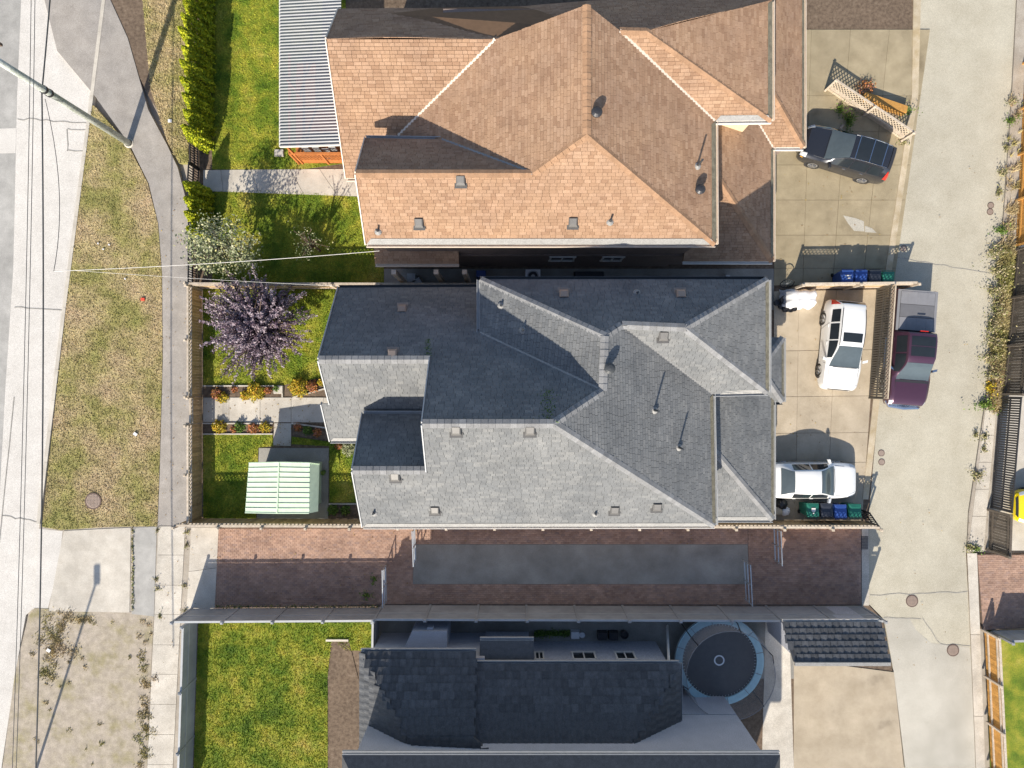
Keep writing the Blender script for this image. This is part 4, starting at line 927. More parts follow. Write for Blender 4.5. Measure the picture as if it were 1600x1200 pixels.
def suv(name, label, center, rz, paint, rim, sun_roof='glass_dark', roof_bars=False, front_z=1.0, dark_roof=None):
    r = thing(name, center, label, 'car', None, rz); b = Body(SUV); b.body(r, paint)
    b.patch(r, 'windscreen', 'glass_green', 1.14, .12, -2.75, 2.75, nt_=14)
    b.patch(r, 'rear_window', 'glass_dark', -1.98, -2.15, -2.5, 2.5, nt_=14)
    for sg in (-1, 1):
        for x0, x1 in ((.7, -.14), (-.2, -1.0), (-1.08, -1.72)): b.patch(r, 'side_window', 'glass_dark', x0, x1, sg*3.14, sg*3.9)
        b.patch(r, 'headlight', 'lamp_clear', 2.25, 1.98, sg*2.6, sg*3.95); b.patch(r, 'taillight', 'lamp_red', -1.98, -2.26, sg*3.2, sg*4.3, off=.012)
        m = MB(); m.tube([b.pt(x, sg*2.8)+Vector((0, 0, .035)) for x in (.1, -.6, -1.2, -1.75)], .018, 6); m.build('roof_rail', 'chrome' if roof_bars else 'plastic_black', r, local=True)
        seam(r, b, [(1.0, sg*4), (.95, sg*4.6), (.9, sg*6)]); seam(r, b, [(-.15, sg*4), (-.15, sg*6)]); seam(r, b, [(-1.05, sg*4), (-.95, sg*5), (-.8, sg*6)])
        b.patch(r, 'sill_cladding', 'plastic_black', 1.9, -1.9, sg*6.2, sg*6.95, off=.012)
        seam(r, b, [(2.1, sg*2.5), (1.6, sg*2.9), (1.05, sg*3.0)])
        if roof_bars: b.patch(r, 'fog_light', 'lamp_amber', 2.2, 2.08, sg*4.1, sg*4.4, off=.012)
    if roof_bars:
        for x in (-.1, -.81, -1.48): m = MB(); m.beam(b.pt(x, -2.7)+Vector((0, 0, .05)), b.pt(x, 2.7)+Vector((0, 0, .05)), .04, .025); m.build('roof_bar', 'chrome', r, local=True)
        for x0, x1 in ((-.12, -.78), (-.84, -1.44)): b.patch(r, 'roof_glass', 'glass_dark', x0, x1, -2.4, 2.4, nt_=10, off=.01)
    else: b.patch(r, 'sunroof', 'glass_dark', -.1, -.55, -1.7, 1.7, nt_=10)
    b.patch(r, 'grille', 'plastic_black', 2.29, 2.25, -3, 3, nt_=10); b.patch(r, 'rear_spoiler', paint if not roof_bars else 'plastic_black', -1.82, -1.99, -2.9, 2.9, off=.03, nt_=10)
    wheels(r, (1.33, -1.33), .925, .36, rim); mirrors(r, .78, .92, 1.0, paint if not roof_bars else 'plastic_black'); wipers(r, 1.15, b); handles(r, b, (-.02, -.92), 'chrome' if roof_bars else paint)
    return r
suv('parked_car', 'white SUV with a dark sunroof parked beside the black sliding gate', P(1304, 541, .03), heading((1283.6, 499), (1276.5, 580)), 'car_white', 'rim_grey')
suv('parked_car', 'black SUV with silver roof bars parked on the tan-roofed house driveway', P(1310, 248, .03), heading((1345, 281), (1270, 258)), 'car_black', 'rim_silver', roof_bars=True)
SED = [(2.32, .55, .53, .40, .48, .50, .54, .33), (2.22, .68, .66, .58, .6, .70, .74, .26), (1.9, .80, .78, .68, .7, .83, .86, .2), (1.4, .89, .86, .74, .80, .88, .91, .18), (1.0, .95, .92, .77, .86, .89, .915, .18), (.1, 1.40, 1.34, .57, .92, .89, .915, .18), (-.3, 1.45, 1.39, .575, .93, .89, .915, .18), (-.9, 1.42, 1.36, .56, .95, .89, .915, .18), (-1.15, 1.36, 1.30, .55, .96, .885, .91, .2), (-1.82, 1.04, 1.01, .70, .94, .86, .90, .22), (-2.2, 1.0, .97, .66, .88, .80, .86, .26), (-2.32, .8, .78, .62, .7, .74, .8, .3), (-2.35, .6, .58, .55, .52, .66, .7, .34)]
def sedan(label, center, rz, paint, rim, cat='car'):
    r = thing('parked_car', center, label, cat, None, rz); b = Body(SED); b.body(r, paint)
    b.patch(r, 'windscreen', 'glass_green', .96, .13, -2.75, 2.75, nt_=14); b.patch(r, 'rear_window', 'glass_green', -1.18, -1.76, -2.7, 2.7, nt_=14)
    for sg in (-1, 1):
        for x0, x1 in ((.62, -.28), (-.34, -1.2)): b.patch(r, 'side_window', 'glass_dark', x0, x1, sg*3.14, sg*3.88)
        b.patch(r, 'headlight', 'lamp_clear', 2.2, 1.85, sg*2.7, sg*4.0); b.patch(r, 'taillight', 'lamp_red', -2.05, -2.3, sg*2.8, sg*4.2)
        seam(r, b, [(1.0, sg*4), (.95, sg*4.6), (.9, sg*6)]); seam(r, b, [(-.31, sg*4), (-.31, sg*6)]); seam(r, b, [(2.1, sg*2.6), (1.5, sg*2.95), (1.02, sg*3.0)])
    b.patch(r, 'grille', 'plastic_black', 2.31, 2.24, -3, 3, nt_=10)
    wheels(r, (1.4, -1.4), .905, .33, rim); mirrors(r, .72, .9, .9, paint); wipers(r, .98, b); handles(r, b, (-.15, -1.05), paint)
    return r
sedan('white sedan parked on the driveway beside the bins and lower grey roof', P(1259, 747, .03), 0, 'car_white', 'rim_silver')
sedan('bright yellow car partly seen beyond the dark grey picket gate', P(1642, 788, .02), math.pi, 'car_yellow', 'rim_silver')
PK = [(2.92, .62, .60, .62, .55, .72, .75, .38), (2.84, .98, .96, .74, .82, .86, .88, .32), (2.5, 1.12, 1.10, .80, 1.0, .93, .95, .3), (2.05, 1.17, 1.15, .82, 1.05, .96, .985, .3), (1.62, 1.19, 1.16, .84, 1.09, .965, .99, .3), (.72, 1.78, 1.72, .66, 1.14, .965, .99, .3), (.42, 1.87, 1.81, .68, 1.15, .965, .99, .3), (-.3, 1.88, 1.82, .69, 1.16, .965, .99, .3), (-.72, 1.83, 1.77, .68, 1.16, .965, .99, .3), (-.86, 1.2, 1.18, .80, 1.12, .965, .99, .3), (-.9, .7, .68, .8, .66, .95, .98, .32)]
def pickup(center, rz):
    r = thing('pickup_truck', center, 'maroon crew cab pickup truck with a grey bed cover standing in the lane', 'truck', None, rz); b = Body(PK); b.body(r, 'car_maroon')
    b.patch(r, 'windscreen', 'glass_green', 1.58, .75, -2.8, 2.8, nt_=14); b.patch(r, 'rear_window', 'glass_dark', -.74, -.82, -2.6, 2.6, nt_=12)
    b.patch(r, 'cowl', 'plastic_black', 1.72, 1.62, -3, 3, nt_=12, off=.006)
    for sg in (-1, 1):
        for x0, x1 in ((1.2, .32), (.24, -.58)): b.patch(r, 'side_window', 'glass_dark', x0, x1, sg*3.14, sg*3.9)
        b.patch(r, 'headlight', 'lamp_clear', 2.86, 2.66, sg*3.2, sg*4.2); seam(r, b, [(1.4, sg*4), (1.35, sg*4.6), (1.3, sg*6)]); seam(r, b, [(.28, sg*4), (.28, sg*6)]); seam(r, b, [(2.7, sg*2.4), (2.0, sg*2.8), (1.5, sg*2.95)])
    for x0, x1 in ((.42, -.05), (-.09, -.56)): b.patch(r, 'roof_glass', 'glass_dark', x0, x1, -1.9, 1.9, nt_=10)
    b.patch(r, 'grille', 'chrome', 2.91, 2.85, -3.2, 3.2, nt_=10)
    m = MB(); m.tube([(2.7, -.93, .62), (2.95, -.75, .62), (3.02, 0, .62), (2.95, .75, .62), (2.7, .93, .62)], [.07, .1, .11, .1, .07], 8); m.build('front_bumper', 'chrome', r, local=True)
    m = MB(); m.box((-1.92, .94, .82), (2.04, .1, .62)); m.box((-1.92, -.94, .82), (2.04, .1, .62)); m.box((-2.9, 0, .82), (.08, 1.78, .62)); m.box((-1.92, 0, .6), (2.0, 1.78, .08)); m.build('bed', 'car_maroon', r, local=True)
    m = MB(); m.box((-1.92, .94, 1.145), (2.06, .13, .03)); m.box((-1.92, -.94, 1.145), (2.06, .13, .03)); m.box((-2.9, 0, 1.145), (.11, 1.75, .03)); m.build('bed_rail', 'cover_grey', r, local=True)
    for i, c in enumerate(('cover_grey', 'cover_grey_dark', 'cover_grey')):
        m = MB(); m.box((-1.24-i*.655, 0, 1.15), (.64, 1.72, .05), top=.99)
        for y in (-.5, 0, .5) if i != 1 else (): m.box((-1.24-i*.655, y, 1.178), (.6, .02, .008))
        m.build('bed_cover_panel', c, r, local=True)
    m = MB(); m.box((-2.98, 0, .55), (.12, 1.8, .2)); m.build('rear_bumper', 'chrome', r, local=True)
    for sg in (-1, 1): m = MB(); m.box((-2.95, sg*.92, .9), (.06, .12, .36)); m.build('taillight', 'lamp_red', r, local=True)
    m = MB(); m.box((-.83, 0, 1.82), (.04, .4, .04)); m.build('brake_light', 'lamp_red', r, local=True)
    wheels(r, (1.85, -1.72), .99, .40, 'rim_silver', .26); mirrors(r, 1.05, .97, 1.12, 'chrome'); wipers(r, 1.6, b); handles(r, b, (.38, -.45), 'car_maroon')
    for sg in (-1, 1): m = MB(); m.tube([(1.1, sg*.98, .38), (-.6, sg*.98, .38)], .05, 8); m.build('side_step', 'chrome', r, local=True)
pickup(P(1405, 547, -.03), heading((1408, 480), (1399, 600)))

# ================================================================== GREENERY
def tree_branches(root, base, tips, r0, mat='bark', hub=1.1):
    m = MB(); m.tube([base, base+Vector((.03, .02, hub*.6)), base+Vector((0, 0, hub))], [r0, r0*.8, r0*.75], 8); m.build('trunk', mat, root)
    m = MB()
    for t_ in tips:
        a = base+Vector((0, 0, hub*random.uniform(.75, 1))); mid = a.lerp(t_, .5)+Vector((random.uniform(-.15, .15), random.uniform(-.15, .15), .25))
        m.tube([a, mid, t_], [r0*.45, r0*.25, .012], 5)
    m.build('limbs', mat, root)
# purple plum: long shoots radiating from a low fork
pt = thing('tree', P(430, 516), 'purple-leaved tree with spiky radiating shoots on the lawn', 'tree')
base = P(430, 516); tips = []; lp = []; tn = []
for i in range(400):
    az = random.uniform(0, 2*math.pi); el = math.asin(random.uniform(-.1, 1)); R = random.uniform(1.7, 2.7)*(1+.1*math.sin(az*3+1))
    d = Vector((math.cos(az)*math.cos(el), math.sin(az)*math.cos(el)*.95, math.sin(el)*.8)); o_ = base+Vector((random.gauss(0, .25), random.gauss(0, .25), 1.9)); tip = o_+d*R+Vector((0, 0, .25)); tips.append(tip)
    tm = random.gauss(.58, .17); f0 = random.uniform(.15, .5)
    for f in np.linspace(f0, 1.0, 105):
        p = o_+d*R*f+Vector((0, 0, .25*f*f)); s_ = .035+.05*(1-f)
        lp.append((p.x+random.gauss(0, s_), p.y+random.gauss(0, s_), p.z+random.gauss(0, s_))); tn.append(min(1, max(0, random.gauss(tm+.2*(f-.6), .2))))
tree_branches(pt, base, tips[:60], .11, hub=1.9)
leaves('crown', np.array(lp), .05, 'leaf_purple', pt, np.array(tn), flat_=.3)
def loose_tree(label, px, py, rad, hgt, n, mat, size, tipn=26, squash=1.0, dens_top=.4, cat='tree', name='tree'):
    base = P(px, py); r = thing(name, base, label, cat); tips = []; pts = []
    for i in range(tipn):
        az = random.uniform(0, 6.283); q = math.sqrt(random.random()); z = hgt*(.45+.55*random.random())*(1-.3*q)
        tip = base+Vector((math.cos(az)*rad*q, math.sin(az)*rad*q*squash, z)); tips.append(tip)
        k = n//tipn; c = np.array(tip); pts.append(c+RNG.normal(0, 1, (k, 3))*np.array([rad*.17, rad*.17, hgt*.09])); a = np.array(base+Vector((0, 0, hgt*.4))); f = RNG.random((k//3, 1)); pts.append(a+(c-a)*f+RNG.normal(0, rad*.07, (k//3, 3)))
    tree_branches(r, base, tips, .07, hub=hgt*.4); leaves('crown', np.vstack(pts), size, mat, r)
    return r
loose_tree('pale-leaved loose young tree beside the cedar hedge', 384, 402, 1.35, 4.4, 3000, 'leaf_pale', .06, 30)
loose_tree('nearly bare small tree on the lawn by the lattice shadow', 500, 392, .85, 3.2, 190, 'leaf_pale', .04, 22)
# cedar hedge: one object per cedar
def cedar(px, py, h, r, label, group):
    b0 = P(px, py); o = thing('cedar', b0, label, 'cedar', group)
    m = MB(); m.tube([b0, b0+Vector((0, 0, h*.8))], [.05, .015], 6); m.build('trunk', 'bark', o)
    n = 2600; z = RNG.random(n)**1.25; az = RNG.random(n)*2*np.pi; prof = np.minimum(1, (1-z)*2.0+.05)**.8*(.82+.18*np.sin(az*7+z*9)); rr_ = r*prof*(.55+.45*RNG.random(n)**.4)
    pts = np.c_[b0.x+rr_*np.cos(az), b0.y+rr_*np.sin(az), .08+z*h]
    leaves('crown', pts, .065, 'leaf_cedar', o, flat_=.15)
for i in range(12): cedar(326+random.uniform(-1.5, 1.5), -20+i*22.5, random.uniform(2.3, 2.75), .46, 'golden-green cedar in the hedge north of the walk gate', 'cedars north of the walk')
for i in range(4): cedar(326+random.uniform(-1.5, 1.5), 309+i*21, random.uniform(2.0, 2.4), .44, 'golden-green cedar in the short hedge south of the walk gate', 'cedars south of the walk')
def bush(px, py, r, h, mat, label, cat='shrub', n=None, name='shrub', group=None, size=.04):
    b0 = P(px, py, .03); o = thing(name, b0, label, cat, group); n = n or int(500*max(.25, r*r*6))
    d = RNG.normal(0, 1, (n, 3)); d /= np.linalg.norm(d, axis=1)[:, None]; d[:, 2] = np.abs(d[:, 2])
    k = (.55+.45*RNG.random(n))[:, None]*(1+.22*np.sin(d[:, :1]*7+px)*np.cos(d[:, 1:2]*6+py))
    if name == 'weed': k = np.abs(RNG.normal(0, .6, (n, 1)))*(1+.5*np.sin(np.arctan2(d[:, 1:2], d[:, :1])*3+px)); d = d*np.array([1.25, .85, 1.0]) if int(px+py) % 2 else d*np.array([.8, 1.3, 1.0])
    leaves('foliage', np.array(b0)+d*k*np.array([r, r, h]), size, mat, o, np.clip(RNG.normal(.5, .25, n)+.15*d[:, 2], 0, 1))
    m = MB()
    for _ in range(5): m.tube([b0, b0+Vector((random.uniform(-r, r)*.5, random.uniform(-r, r)*.5, h*.7))], [.012, .005], 4)
    m.build('stem', 'bark', o)
    return o
BED = [(341, 616, .27, .35, 'leaf_red', 'pinkish-red flowering shrub at the gate end of the upper flower bed'), (349, 621, .26, .3, 'leaf_yellow', 'golden flowering clump beside the pinkish shrub in the upper bed'), (384, 618, .22, .3, 'leaf_yellow', 'small yellow clump in the middle of the upper flower bed'), (402, 612, .42, .5, 'leaf_yellow', 'broad yellow-green shrub spilling over the upper flower bed'), (367, 608, .15, .2, 'leaf_red', 'low rusty plant between clumps in the upper flower bed'), (420, 610, .18, .25, 'leaf_red', 'low reddish plant near the stepping stone in the upper bed'), (433, 607, .16, .25, 'leaf_green', 'green plant beside the stepping stone in the upper bed'),
       (468, 606, .44, .5, 'leaf_yellow', 'large golden-yellow shrub at the corner of the walk by the porch'), (489, 604, .28, .35, 'leaf_red', 'orange-red flowers beside the large golden shrub'), (503, 597, .18, .25, 'leaf_yellow', 'small yellow flowers under the porch eave'),
       (344, 667, .32, .35, 'leaf_yellow', 'yellow-green shrub at the gate end of the lower flower bed'), (376, 667, .25, .35, 'leaf_green', 'bright green shrub in the lower flower bed'), (366, 671, .16, .2, 'leaf_red', 'low rusty plant in the lower flower bed'), (397, 669, .25, .32, 'leaf_red', 'orange-brown shrub in the lower flower bed'), (415, 667, .25, .32, 'leaf_yellow', 'pale yellow shrub at the inner end of the lower bed'),
       (466, 667, .2, .3, 'leaf_red', 'rusty shrub in the shaded triangular bed'), (482, 672, .22, .3, 'leaf_green', 'dark green shrub in the shaded triangular bed'), (497, 676, .2, .3, 'leaf_red', 'brown-red shrub at the porch end of the triangular bed'),
       (530, 697, .16, .25, 'leaf_red', 'orange flower clump under the porch eave corner'), (546, 700, .35, .3, 'leaf_pale', 'pale ground plant beside the porch eave'), (521, 796, .25, .3, 'leaf_green', 'round green plant in the bed behind the shed'), (540, 797, .22, .3, 'leaf_green', 'loose green plant under the grey eave behind the shed'),
       (1211, 975, .3, .5, 'leaf_green', 'bright green potted shrub between trampoline and carport')]
for a in BED: bush(a[0], a[1], a[2]*1.2, a[3]*1.15, *a[4:], n=int(900*max(.2, a[2]*a[2]*7)), size=.045)
WEEDS = [(1577, 190, .3, .3, 'leaf_green'), (1581, 160, .3, .3, 'leaf_weed'), (1572, 232, .25, .2, 'leaf_weed'), (1565, 270, .3, .25, 'leaf_weed'), (1560, 300, .25, .2, 'leaf_weed'), (1563, 360, .35, .3, 'leaf_green'), (1554, 395, .5, .5, 'leaf_weed'), (1558, 425, .5, .6, 'leaf_weed'), (1552, 455, .5, .5, 'leaf_weed'), (1556, 482, .45, .5, 'leaf_weed'), (1548, 510, .5, .55, 'leaf_weed'), (1552, 535, .5, .5, 'leaf_weed'), (1545, 560, .45, .5, 'leaf_weed'), (1550, 585, .45, .5, 'leaf_weed'), (1545, 605, .4, .4, 'leaf_yellow'), (1537, 632, .45, .4, 'leaf_green'), (1524, 680, .22, .2, 'leaf_weed'), (1538, 682, .25, .2, 'leaf_weed'), (1536, 702, .2, .2, 'leaf_weed'), (1527, 742, .35, .2, 'leaf_weed'), (1516, 855, .3, .25, 'leaf_weed'), (1524, 857, .25, .25, 'leaf_green'), (1411, 224, .25, .3, 'leaf_weed'), (1416, 175, .3, .4, 'leaf_green'), (1326, 188, .45, .4, 'leaf_green'), (1312, 172, .3, .3, 'leaf_green')]
WHERE = ['at the lane edge below the orange fence', 'at the lane edge against the dark fence', 'in the lane sidewalk joints by the dark gate', 'by the black SUV driveway fence']
for a in WEEDS:
    k = 3 if a[0] < 1420 else 0 if a[1] < 390 else 1 if a[1] < 640 else 2
    nm = {'leaf_green': 'green leafy weed', 'leaf_weed': 'dry straggly weed', 'leaf_yellow': 'yellow-flowered weed'}[a[4]]
    bush(*a, '%s growing %s' % (nm, WHERE[k]), 'weed', name='weed', group='%s %s' % (nm, WHERE[k]), size=.045)
for px, py in ((246, 828), (247, 920), (244, 905), (293, 832), (292, 852), (288, 915), (289, 955), (250, 962)):
    bush(px, py, .16, .12, 'leaf_weed', 'small tuft of weeds in the sidewalk joint', 'weed', name='weed', group='weeds in the sidewalk joints', size=.035)
wp = []
for i in range(420): wp.append(tuple(P(random.uniform(336, 590), 948+random.gauss(0, 1.2), .05+random.random()*.1)))
for i in range(260): wp.append(tuple(P(207+random.gauss(0, 1), random.uniform(824, 955), .03+random.random()*.05)))
leaves('weeds', np.array(wp), .05, 'leaf_weed', None, kind='stuff', label='thin weeds along the fence foot and the apron joint', cat='weeds')
for px, py, a, b in ((585, 905, .2, .2), (573, 930, .3, .25)): bush(px, py, a, b, 'leaf_green', 'dark ivy clump on the bricks by the grey fence', 'weed', name='weed', group='ivy by the grey fence', n=160)

# ================================================================== SMALLER THINGS
# green shed
sh = thing('garden_shed', P(445, 760), 'pale green metal garden shed on a concrete pad behind the lawn', 'shed')
sp0 = [P(394, 728, 1.7), P(486, 728, 1.7), P(485, 796, 1.7), P(390, 796, 1.7)]
m = MB(); m.prism([p[:2] for p in sp0], .04, 1.75); m.build('wall', 'shed_wall', sh)
rA, rB, rC, rD = P(389, 723, 1.75), P(477+9, 724, 1.75), P(484, 803, 1.75), P(384, 801, 1.75)
rm0, rm1 = (rA+rD)/2+V((0, 0, .3)), (rB+rC)/2+V((0, 0, .3))
rA, rB, rC, rD = P(389, 723, 1.8), P(499, 723, 1.55), P(497, 799, 1.55), P(383, 801, 1.8)
def rib_panel(m, A, B, Cc, D, n, h=.03):
    m.add([A, B, Cc, D], [(0, 1, 2, 3)])
    m.add([x-V((0, 0, .05)) for x in (A, B, Cc, D)], [(3, 2, 1, 0)])
M1, M2 = P(484, 723, 1.95), P(483, 802, 1.95)
K1, K2 = P(436, 722, 1.93), P(433, 802, 1.93)
n = 10
def sheet(a, b, c, d, name='roof_sheet'):
    up = V((0, 0, .012)); nn = (b-a).cross(d-a).normalized(); nn = nn if nn.z > 0 else -nn
    m = MB(); vs = [a, b, c, d]; m.add([v for v in vs]+[v-nn*.03 for v in vs], [(3, 2, 1, 0) if (b-a).cross(d-a).z < 0 else (0, 1, 2, 3), (4, 5, 6, 7), (0, 1, 5, 4), (1, 2, 6, 5), (2, 3, 7, 6), (3, 0, 4, 7)])
    m.beam(a+nn*.015, b+nn*.015, .03, .035); m.build(name, 'shed_green', sh)
for k in range(n):
    f0, f1 = k/n+.006, (k+1)/n-.006
    sheet(rA.lerp(rD, f0), K1.lerp(K2, f0)-V((.01, 0, 0)), K1.lerp(K2, f1)-V((.01, 0, 0)), rA.lerp(rD, f1))
    sheet(K1.lerp(K2, f0)+V((.01, 0, 0)), M1.lerp(M2, f0), M1.lerp(M2, f1), K1.lerp(K2, f1)+V((.01, 0, 0)))
sheet(M1+V((.005, 0, 0)), P(499, 725, 1.5), P(497, 799, 1.5), M2+V((.005, 0, 0)), 'gable_sheet')
m = MB(); m.beam(K1+V((0, 0, .03)), K2+V((0, 0, .03)), .06, .03); m.beam(rA, K1, .04, .05); m.beam(K1, M1, .04, .05); m.beam(rD, K2, .04, .05); m.beam(K2, M2, .04, .05); m.build('roof_trim', 'shed_green', sh)
m = MB(); m.box(P(493, 742, .95), (.05, .8, 1.5)); m.build('door', 'shed_wall', sh)
bush(506, 738, .12, .4, 'leaf_green', 'small potted plant beside the shed door', 'plant', name='plant', n=90)
# stepping stone, stone block
def lump(name, label, cat, px, py, d, mat, z=.03, rz=0, group=None):
    c = P(px, py); o = thing(name, c, label, cat, group); m = MB(); m.box(c+V((0, 0, z+d[2]/2)), d, rz, top=.92); m.build('block', mat, o); return o
lump('paving_block', 'square concrete block in the upper flower bed by the walk', 'block', 436, 609, (.5, .42, .12), 'concrete')
lump('stone_block', 'small stone drain block on the lawn beside the patio cover', 'block', 437, 240, (.5, .36, .1), 'concrete')
# bins
def bin_(label, px, py, mat, rz=0, group=None):
    c = P(px, py, .03); o = thing('wheelie_bin', c, label, 'bin', group, rz)
    m = MB(); m.add([(-.24, -.24, .05), (.24, -.24, .05), (.24, .24, .05), (-.24, .24, .05), (-.29, -.33, .95), (.29, -.33, .95), (.29, .33, .95), (-.29, .33, .95)], [(0, 1, 5, 4), (1, 2, 6, 5), (2, 3, 7, 6), (3, 0, 4, 7), (3, 2, 1, 0)]); m.build('body', mat, o, local=True)
    m = MB(); m.add([(-.31, -.36, .95), (.31, -.36, .95), (.31, .34, .95), (-.31, .34, .95), (-.29, -.34, 1.0), (.29, -.34, 1.0), (.29, .32, 1.06), (-.29, .32, 1.06), (-.2, -.2, 1.04), (.2, -.2, 1.04), (.2, .22, 1.08), (-.2, .22, 1.08)], [(0, 1, 5, 4), (1, 2, 6, 5), (2, 3, 7, 6), (3, 0, 4, 7), (4, 5, 9, 8), (5, 6, 10, 9), (6, 7, 11, 10), (7, 4, 8, 11), (8, 9, 10, 11)]); m.build('lid', mat, o, local=True)
    m = MB(); m.tube([(-.27, .38, .98), (.27, .38, .98)], .018, 6); m.build('handle', mat, o, local=True)
    for sg in (-1, 1): m = MB(); m.lathe([(.1, -.03), (.1, .03), (0, .03)], (sg*.27, .25, .1), 12, M=Matrix.Rotation(math.pi/2*sg, 3, 'Y')); m.build('wheel', 'tyre', o, local=True)
    return o
bin_('green wheelie bin with a pale print on its lid, near the white sedan', 1255, 791, 'bin_green', math.pi)
m = MB(); c0 = P(1255, 791, .03)
pb = [o for o in bpy.data.objects if o.name.startswith('wheelie_bin')][-1]
m.box((0, -.05, 1.075), (.2, .16, .012)); m.box((0, .13, 1.085), (.07, .07, .01)); m.box((0, .05, 1.08), (.14, .03, .01)); m.build('lid_print', 'trim_white', pb, local=True)
bin_('black wheelie bin between a green and a blue bin by the passage fence', 1276, 791, 'bin_black', math.pi)
bin_('blue wheelie bin between a black and a green bin by the passage fence', 1297, 793, 'bin_blue', math.pi)
bin_('plain green wheelie bin beside the short black gate leaf', 1319, 792, 'bin_green', math.pi)
bin_('blue wheelie bin with white print on its lid by the driveway fence', 1307, 438, 'bin_blue', 0)
pb = [o for o in bpy.data.objects if o.name.startswith('wheelie_bin')][-1]
m = MB(); m.box((0, .05, 1.08), (.3, .06, .01)); m.box((.05, -.08, 1.075), (.2, .05, .01)); m.build('lid_print', 'trim_white', pb, local=True)
bin_('blue wheelie bin beside the black bin by the driveway fence', 1328, 438, 'bin_blue', 0)
bin_('black wheelie bin between blue and green bins by the driveway fence', 1349, 438, 'bin_black', 0)
bin_('green wheelie bin beside the lane by the driveway fence', 1369, 440, 'bin_green', 0)
# covered barbecue / tarp, pots, bags
tp = thing('covered_furniture', P(1253, 466), 'white tarp draped over furniture by the fence beside the black pots', 'tarp')
m = MB(); c0 = P(1243, 468); nx, ny = 14, 9
for i in range(nx+1):
    for j in range(ny+1):
        u_, v_ = i/nx*2-1, j/ny*2-1; e = max(abs(u_), abs(v_)); z = .95*(1-max(0, e-.72)/.28*.95)+.025*math.sin(u_*9+v_*3)+.015*math.sin(v_*9)
        m.v.append((c0.x+u_*(.85+.04*math.sin(v_*8)), c0.y+v_*(.5+.05*math.sin(u_*10)), max(.04, z)))
for i in range(nx):
    for j in range(ny): a = i*(ny+1)+j; m.f.append((a, a+ny+1, a+ny+2, a+1)); m.t.append(.5); m.m.append(0)
m.build('cover', 'white_cloth', tp, smooth=True)
m = MB(); m.box(c0+V((0, 0, .4)), (1.2, .6, .75)); m.build('table', 'plastic_black', tp)
def pot(label, px, py, r, h, group, mat='plastic_black', cat='pot'):
    c = P(px, py, .03); o = thing('plant_pot', c, label, cat, group); m = MB(); m.lathe([(0, .01), (r*.75, .01), (r, h), (r*1.08, h), (r*1.08, h-.04), (r*.9, h-.04), (r*.8, h*.7), (0, h*.68)], c, 14); m.build('pot', mat, o)
for i, (px, py, r, h) in enumerate(((1212, 474, .17, .3), (1219, 480, .16, .28), (1225, 484, .15, .26), (1232, 484, .16, .26), (1238, 483, .14, .25), (1221, 470, .2, .4))): pot('black plastic plant pot huddled beside the white tarp', px, py, r, h, 'black pots by the tarp')
lump('crate', 'small grey crate on the black pots beside the white tarp', 'crate', 1229, 474, (.4, .42, .5), 'trim_grey')
def sack(label, px, py, r, mat, h=.5):
    c = P(px, py, .03); o = thing('garbage_bag', c, label, 'bag'); m = MB(); n = 14; rows = 8
    for i in range(rows+1):
        f = i/rows; rr_ = r*math.sin(math.pi*(.12+.82*f))**.7*(1 if i < rows else .2)
        for k in range(n): th_ = 2*math.pi*k/n; w_ = rr_*(1+.14*math.sin(k*2.7+i*1.3)); m.v.append((c.x+w_*math.cos(th_), c.y+w_*math.sin(th_), c.z+h*f))
    for i in range(rows):
        for k in range(n): m.f.append((i*n+k, i*n+(k+1) % n, (i+1)*n+(k+1) % n, (i+1)*n+k)); m.t.append(.5); m.m.append(0)
    m.f.append(tuple(rows*n+k for k in range(n))); m.t.append(.5); m.m.append(0)
    m.build('bag', mat, o)
sack('black garbage bag beside the sedan under the grey eave', 1218, 786, .3, 'bag_black')
sack('whitish garbage bag against the passage fence by the sedan', 1224, 797, .26, 'white_cloth', .35)
lump('cardboard_box', 'tan cardboard box under the lower grey eave by the bags', 'box', 1212, 796, (.4, .4, .35), 'kerb_tan')
# manholes
def cover(label, px, py, r, z, mat='iron_light', ring='iron', group=None, name='manhole_cover'):
    c = P(px, py, z); o = thing(name, c, label, 'manhole', group); m = MB(); m.lathe([(r, -.03), (r, .012), (r*.86, .012), (r*.86, -.01)], c, 28); m.build('ring', ring, o)
    m = MB(); m.lathe([(r*.85, .0), (r*.85, .008), (0, .008)], c, 28)
    k = int(r/.075)
    for i in range(-k, k+1):
        for j in range(-k, k+1):
            if math.hypot(i, j)*.075 < r*.78 and r > .2: m.box(c+V((i*.075, j*.075, .013)), (.045, .045, .014))
    m.build('lid', mat, o)
cover('round iron manhole cover in the dry grass verge', 145.5, 783, .43, .05)
cover('round iron manhole cover in the lane beside the patch edge', 1425, 939, .32, -.022)
cover('round iron manhole cover on the pale new lane surface', 1489, 1016, .32, -.018)
for lab, a in (('small round valve cover of the pair across from the bins', ((1548, 321), (1547, 331))), ('small round valve cover of the pair near the white sedan', ((1377, 708), (1377.5, 722)))):
    for px, py in a: cover(lab, px, py, .17, -.022, 'iron_light', 'iron', group=lab+'s', name='valve_cover')
cover('small round valve cover by the pickup tailgate', 1412, 388, .17, -.022, name='valve_cover')
gt = thing('drain_grate', P(1351, 848, 0), 'black rectangular drain grate at the lane end of the passage', 'drain'); m = MB()
for i in range(7): m.box(P(1351, 848, .012)+V((-.15+i*.05, 0, 0)), (.022, .7, .014))
for j in range(9): m.box(P(1351, 848, .008)+V((0, -.32+j*.08, 0)), (.36, .02, .012))
m.build('bars', 'metal_dark', gt); m = MB(); m.box(P(1351, 848, .002), (.4, .75, .008)); m.build('frame', 'plastic_black', gt)
